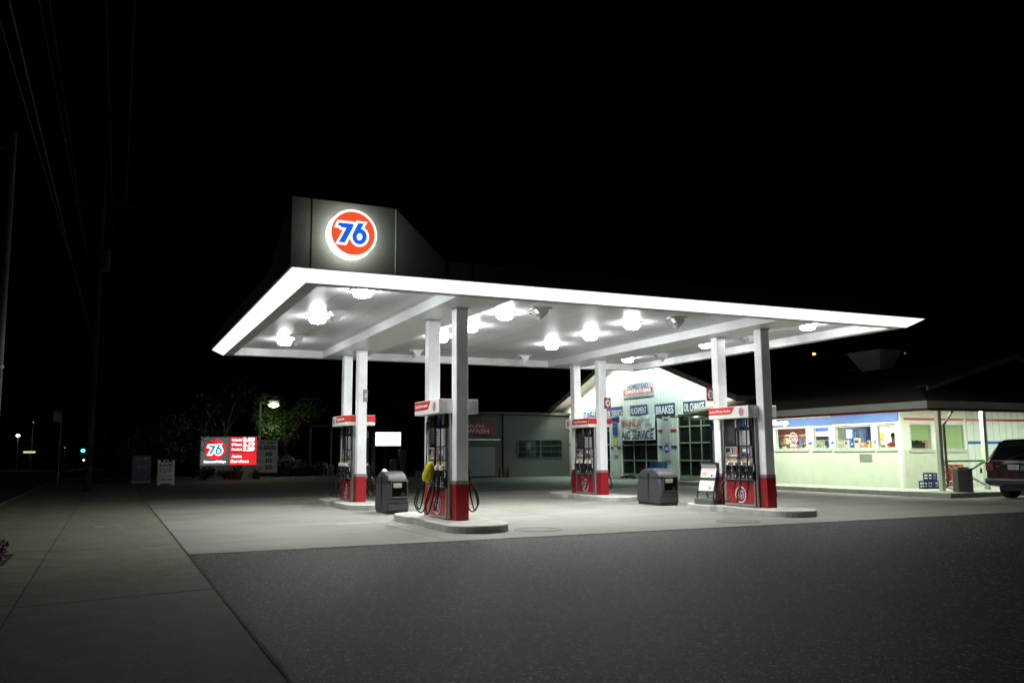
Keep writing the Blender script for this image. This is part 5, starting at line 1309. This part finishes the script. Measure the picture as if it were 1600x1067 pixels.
def pot(x, y, lb, c, sd, s=1):
    rnd = random.Random(sd); r = thing("flower_pot", lb, "plant pot", (x, y, 0), 0, "potted plants before the monument sign"); r.scale = (s, s, s)
    MB().lathe([(0, 0), (.24, 0), (.33, .42), (.37, .42), (.37, .5), (.31, .5), (.3, .44), (0, .44)], M("pot_%d" % sd, c, .8, var=.2), 24).build("pot", r, True)
    mb = MB()
    for k in range(34):
        a = rnd.uniform(0, 6.28); L_ = rnd.uniform(.3, .6); b = Vector((math.cos(a), math.sin(a), 0))
        p0 = Vector((0, 0, .44))+b*.1; p1 = p0+b*L_*.5+Vector((0, 0, L_*.7)); p2 = p0+b*L_+Vector((0, 0, L_*.55)); w_ = Vector((-b.y, b.x, 0))*.018
        mb.add([tuple(p0-w_), tuple(p0+w_), tuple(p1+w_), tuple(p1-w_), tuple(p2)], [[0, 1, 2, 3], [3, 2, 4]], FOL)
    mb.build("leaves", r)
pot(7.15, 55.6, "large terracotta pot with spiky plant before the monument sign", (.25, .08, .05), 31, 1.05); pot(8.35, 56.0, "smaller dark pot with arching plant at the sign's right foot", (.05, .05, .045), 32, .8)
# plant in the sidewalk cut-out, lower left
rnd = random.Random(5)
fl_ = thing("planter_plant", "red leaved spiky plant in the square sidewalk cut-out at lower left", "plant", (-1.72, 14.6, 0))
mb = MB(); RP = M("red_leaf", (.10, .03, .03), .55, var=.5, vs=14); GP = M("dull_leaf", (.07, .09, .04), .55, var=.4, vs=14)
for k in range(46):
    a = rnd.uniform(0, 6.28); L_ = rnd.uniform(.3, .72); el = rnd.uniform(.5, 1.3); b = Vector((math.cos(a), math.sin(a), 0)); o0 = Vector((rnd.uniform(-.18, .18), rnd.uniform(-.2, .2), 0))
    up = Vector((0, 0, 1)); w_ = Vector((-b.y, b.x, 0))*.014; pts = [o0+b*L_*t_*math.cos(el)+up*(L_*t_*math.sin(el)-.25*L_*t_*t_) for t_ in (0, .35, .7, 1)]
    mb.add([tuple(pts[0]-w_), tuple(pts[0]+w_), tuple(pts[1]+w_), tuple(pts[1]-w_), tuple(pts[2]+w_*.6), tuple(pts[2]-w_*.6), tuple(pts[3])], [[0, 1, 2, 3], [3, 2, 4, 5], [5, 4, 6]], GP if k % 3 else RP)
mb.build("blades", fl_)
mb = MB()
for k in range(7): leaves(mb, (rnd.uniform(-.1, .32), rnd.uniform(-.45, .3), rnd.uniform(.05, .2)), .16, 60, .045, RP, rnd, .7, 0)
mb.build("red_foliage", fl_)

# ================================================================== STREET SIDE
sp_ = thing("street_light_pole", "tall grey metal pole at the left edge with a side arm", "light pole", (-1.85, 17.6, 0))
mb = MB(); mb.tube([(0, 0, 0), (0, 0, 3.8), (0, 0, 7.3)], [.10, .06], M("weathered_pole", (.09, .095, .09), .7, var=.3, vs=3), 16); mb.build("pole", sp_, True)
mb = MB(); mb.tube([(0, 0, 6.9), (-.6, 0, 7.15), (-2.2, 0, 7.3)], .035, GALV, 8); mb.tube([(0, 0, 6.4), (-.5, 0, 6.9), (-.8, 0, 7.2)], .02, GALV, 8); mb.build("arm", sp_, True)
mb = MB(); mb.box(-.13, .13, -.13, .13, 0, .04, GALV); mb.cyl((.0, 0, 3.0), (0, 0, 3.05), .10, .10, GALV, 14); mb.build("base_and_collar", sp_)
up = thing("utility_pole", "dim wooden utility pole with transformer far along the sidewalk", "utility pole", (-.75, 41, 0))
MB().cyl((0, 0, 0), (0, 0, 13.6), .16, .11, M('old_pole_wood', (.018, .015, .012), .9), 12).build("pole", up)
MB().box(-1.2, 1.2, -.06, .06, 12.3, 12.45, M('old_pole_wood', (.018, .015, .012), .9)).build("crossarm", up)
MB().cyl((.22, 0, 9.4), (.22, 0, 10.3), .22, .22, M('transformer_grey', (.05, .05, .05), .7), 14).build("transformer", up)
wires = [((-2.5, -12.0, 8.5), (-1.07, 60.0, 8.5), 0.0, 0.013), ((-1.88, -12.0, 8.0), (-1.16, 60.0, 8.0), 0.0, 0.018), ((-2.24, -12.0, 11.0), (-1.22, 60.0, 11.0), 0.0, 0.011), ((-1.92, -12.0, 11.5), (-1.38, 60.0, 11.5), 0.0, 0.011), ((-0.98, -12.0, 13.0), (-0.22, 60.0, 13.0), 0.0, 0.011), ((-0.16, -12.0, 13.0), (0.29, 60.0, 13.0), 0.0, 0.011)]
lbs = ["thin overhead wire, brightest of the bundle at upper left", "thicker dim overhead wire under the bright one at upper left", "faint overhead wire left of centre pair", "faint overhead wire directly above the utility pole", "rightmost faint overhead wire", "lowest thick overhead cable at upper left"]
for (a, b, sag, r_), lb in zip(wires, lbs):
    A__, B__ = Vector(a), Vector(b); mb = MB()
    mb.tube([A__.lerp(B__, t_/8)-Vector((0, 0, sag*4*(t_/8)*(1-t_/8))) for t_ in range(9)], r_, M("wire", (.05, .053, .053), .6), 5)
    tag(mb.build("overhead_wire", smooth=True), lb, "wire", "overhead wires along the street")
ss = thing("street_sign", "small square sign on a thin post far down the sidewalk", "street sign", (-2.4, 52, 0))
MB().cyl((.02, 0, 0), (.02, 0, 3.9), .03, .03, GALV, 8).build("post", ss); MB().box(-.36, .05, -.05, -.03, 3.28, 3.86, M("sign_back", (.3, .29, .27), .6)).build("panel", ss)
def far_lamp(x, y, z, col, s, rad, lb, pole=True):
    r = thing("distant_street_lamp", lb, "street lamp", (x, y, 0), 0, "street lamps far off")
    MB().cyl((0, .4, 0), (0, .4, z+.3), .09, .06, GALV, 8).build("pole", r)
    MB().box(-.2, .2, -.3, .45, z+.12, z+.3, GALV, bv=.03).build("head", r)
    MB().lathe([(0, -rad*.7), (rad*.7, -rad*.5), (rad, 0), (rad*.6, rad*.5), (0, rad*.6)], E("far_glow_%d" % int(x*10), col, s), 12, (0, 0, z)).build("bulb", r)
far_lamp(-10.0, 120, 4.0, (1, .9, .7), 12, .22, "bright distant street lamp low at the left edge")
far_lamp(-8.55, 121, 5.63, (.5, .45, .45), .6, .10, "faint distant lamp above the bright one at left")
far_lamp(-5.0, 122, 2.55, (.9, .6, .5), .5, .09, "faint distant lamp right of the small square sign post")
far_lamp(115.9, 120, 19.1, (1, .42, .1), 4, .36, "orange lamp on a tall mast behind the shop roof")
far_lamp(139, 120, 20.2, (.8, .7, .8), .25, .2, "tiny faint lamp behind the shop roof, at the far right")
gsn = thing("distant_shop_sign", "long thin green lit sign far down the street", "lit sign", (-8.55, 118, 0))
MB().box(-.62, .62, 0, .2, 1.9, 2.12, E("green_glow", (.5, .75, .25), 1.1)).build("lit_face", gsn); MB().box(-.05, .05, .2, .3, 0, 2.0, GALV).build("post", gsn)
MB().prism([(-.9, 2.4), (1.9, 3.1), (1.9, 3.0), (-.9, 2.3)], 0, .5, M("far_awning", (.2, .2, .19), .7), 'y').build("awning_edge", gsn)
ts = thing("traffic_signal", "distant traffic signal glowing green-blue on a mast arm", "traffic light", (-2.9, 120, 0))
MB().cyl((-.3, .3, 0), (-.3, .3, 2.6), .08, .08, GALV, 8).build("mast", ts); MB().box(-.22, .22, .0, .25, 1.7, 2.6, BLACK).build("housing", ts)
MB().lathe([(0, -.2), (.18, -.12), (.25, 0), (.18, .15), (0, .2)], E("signal_green", (.05, .85, .8), 6), 14, (0, -.05, 2.16)).build("green_lens", ts)
t2 = thing("traffic_signal", "small distant red signal right of the green one", "traffic light", (-2.04, 121, 0))
MB().cyl((0, .2, 0), (0, .2, 2.9), .06, .06, GALV, 8).build("mast", t2); MB().box(-.16, .16, 0, .2, 2.0, 2.75, BLACK).build("housing", t2)
MB().lathe([(0, -.1), (.1, 0), (0, .14)], E("signal_red", (1, .3, .2), 4), 12, (0, -.05, 2.5)).build("red_lens", t2)
dcar = thing("distant_car", "far off oncoming car with two white headlights", "car", (-2.5, 119, 0))
MB().box(-.8, .8, .0, 4, .4, 1.1, CARP, bv=.1).build("body", dcar); MB().box(-.65, .65, 1, 3, 1.1, 1.6, CARP, bv=.15).build("cabin", dcar)
for s in (-1, 1): MB().lathe([(0, -.1), (.13, 0), (0, .1)], E("headlight", (1, .97, .9), 6), 12, (s*.25, -.05, 1.92-.9)).build("headlight", dcar)
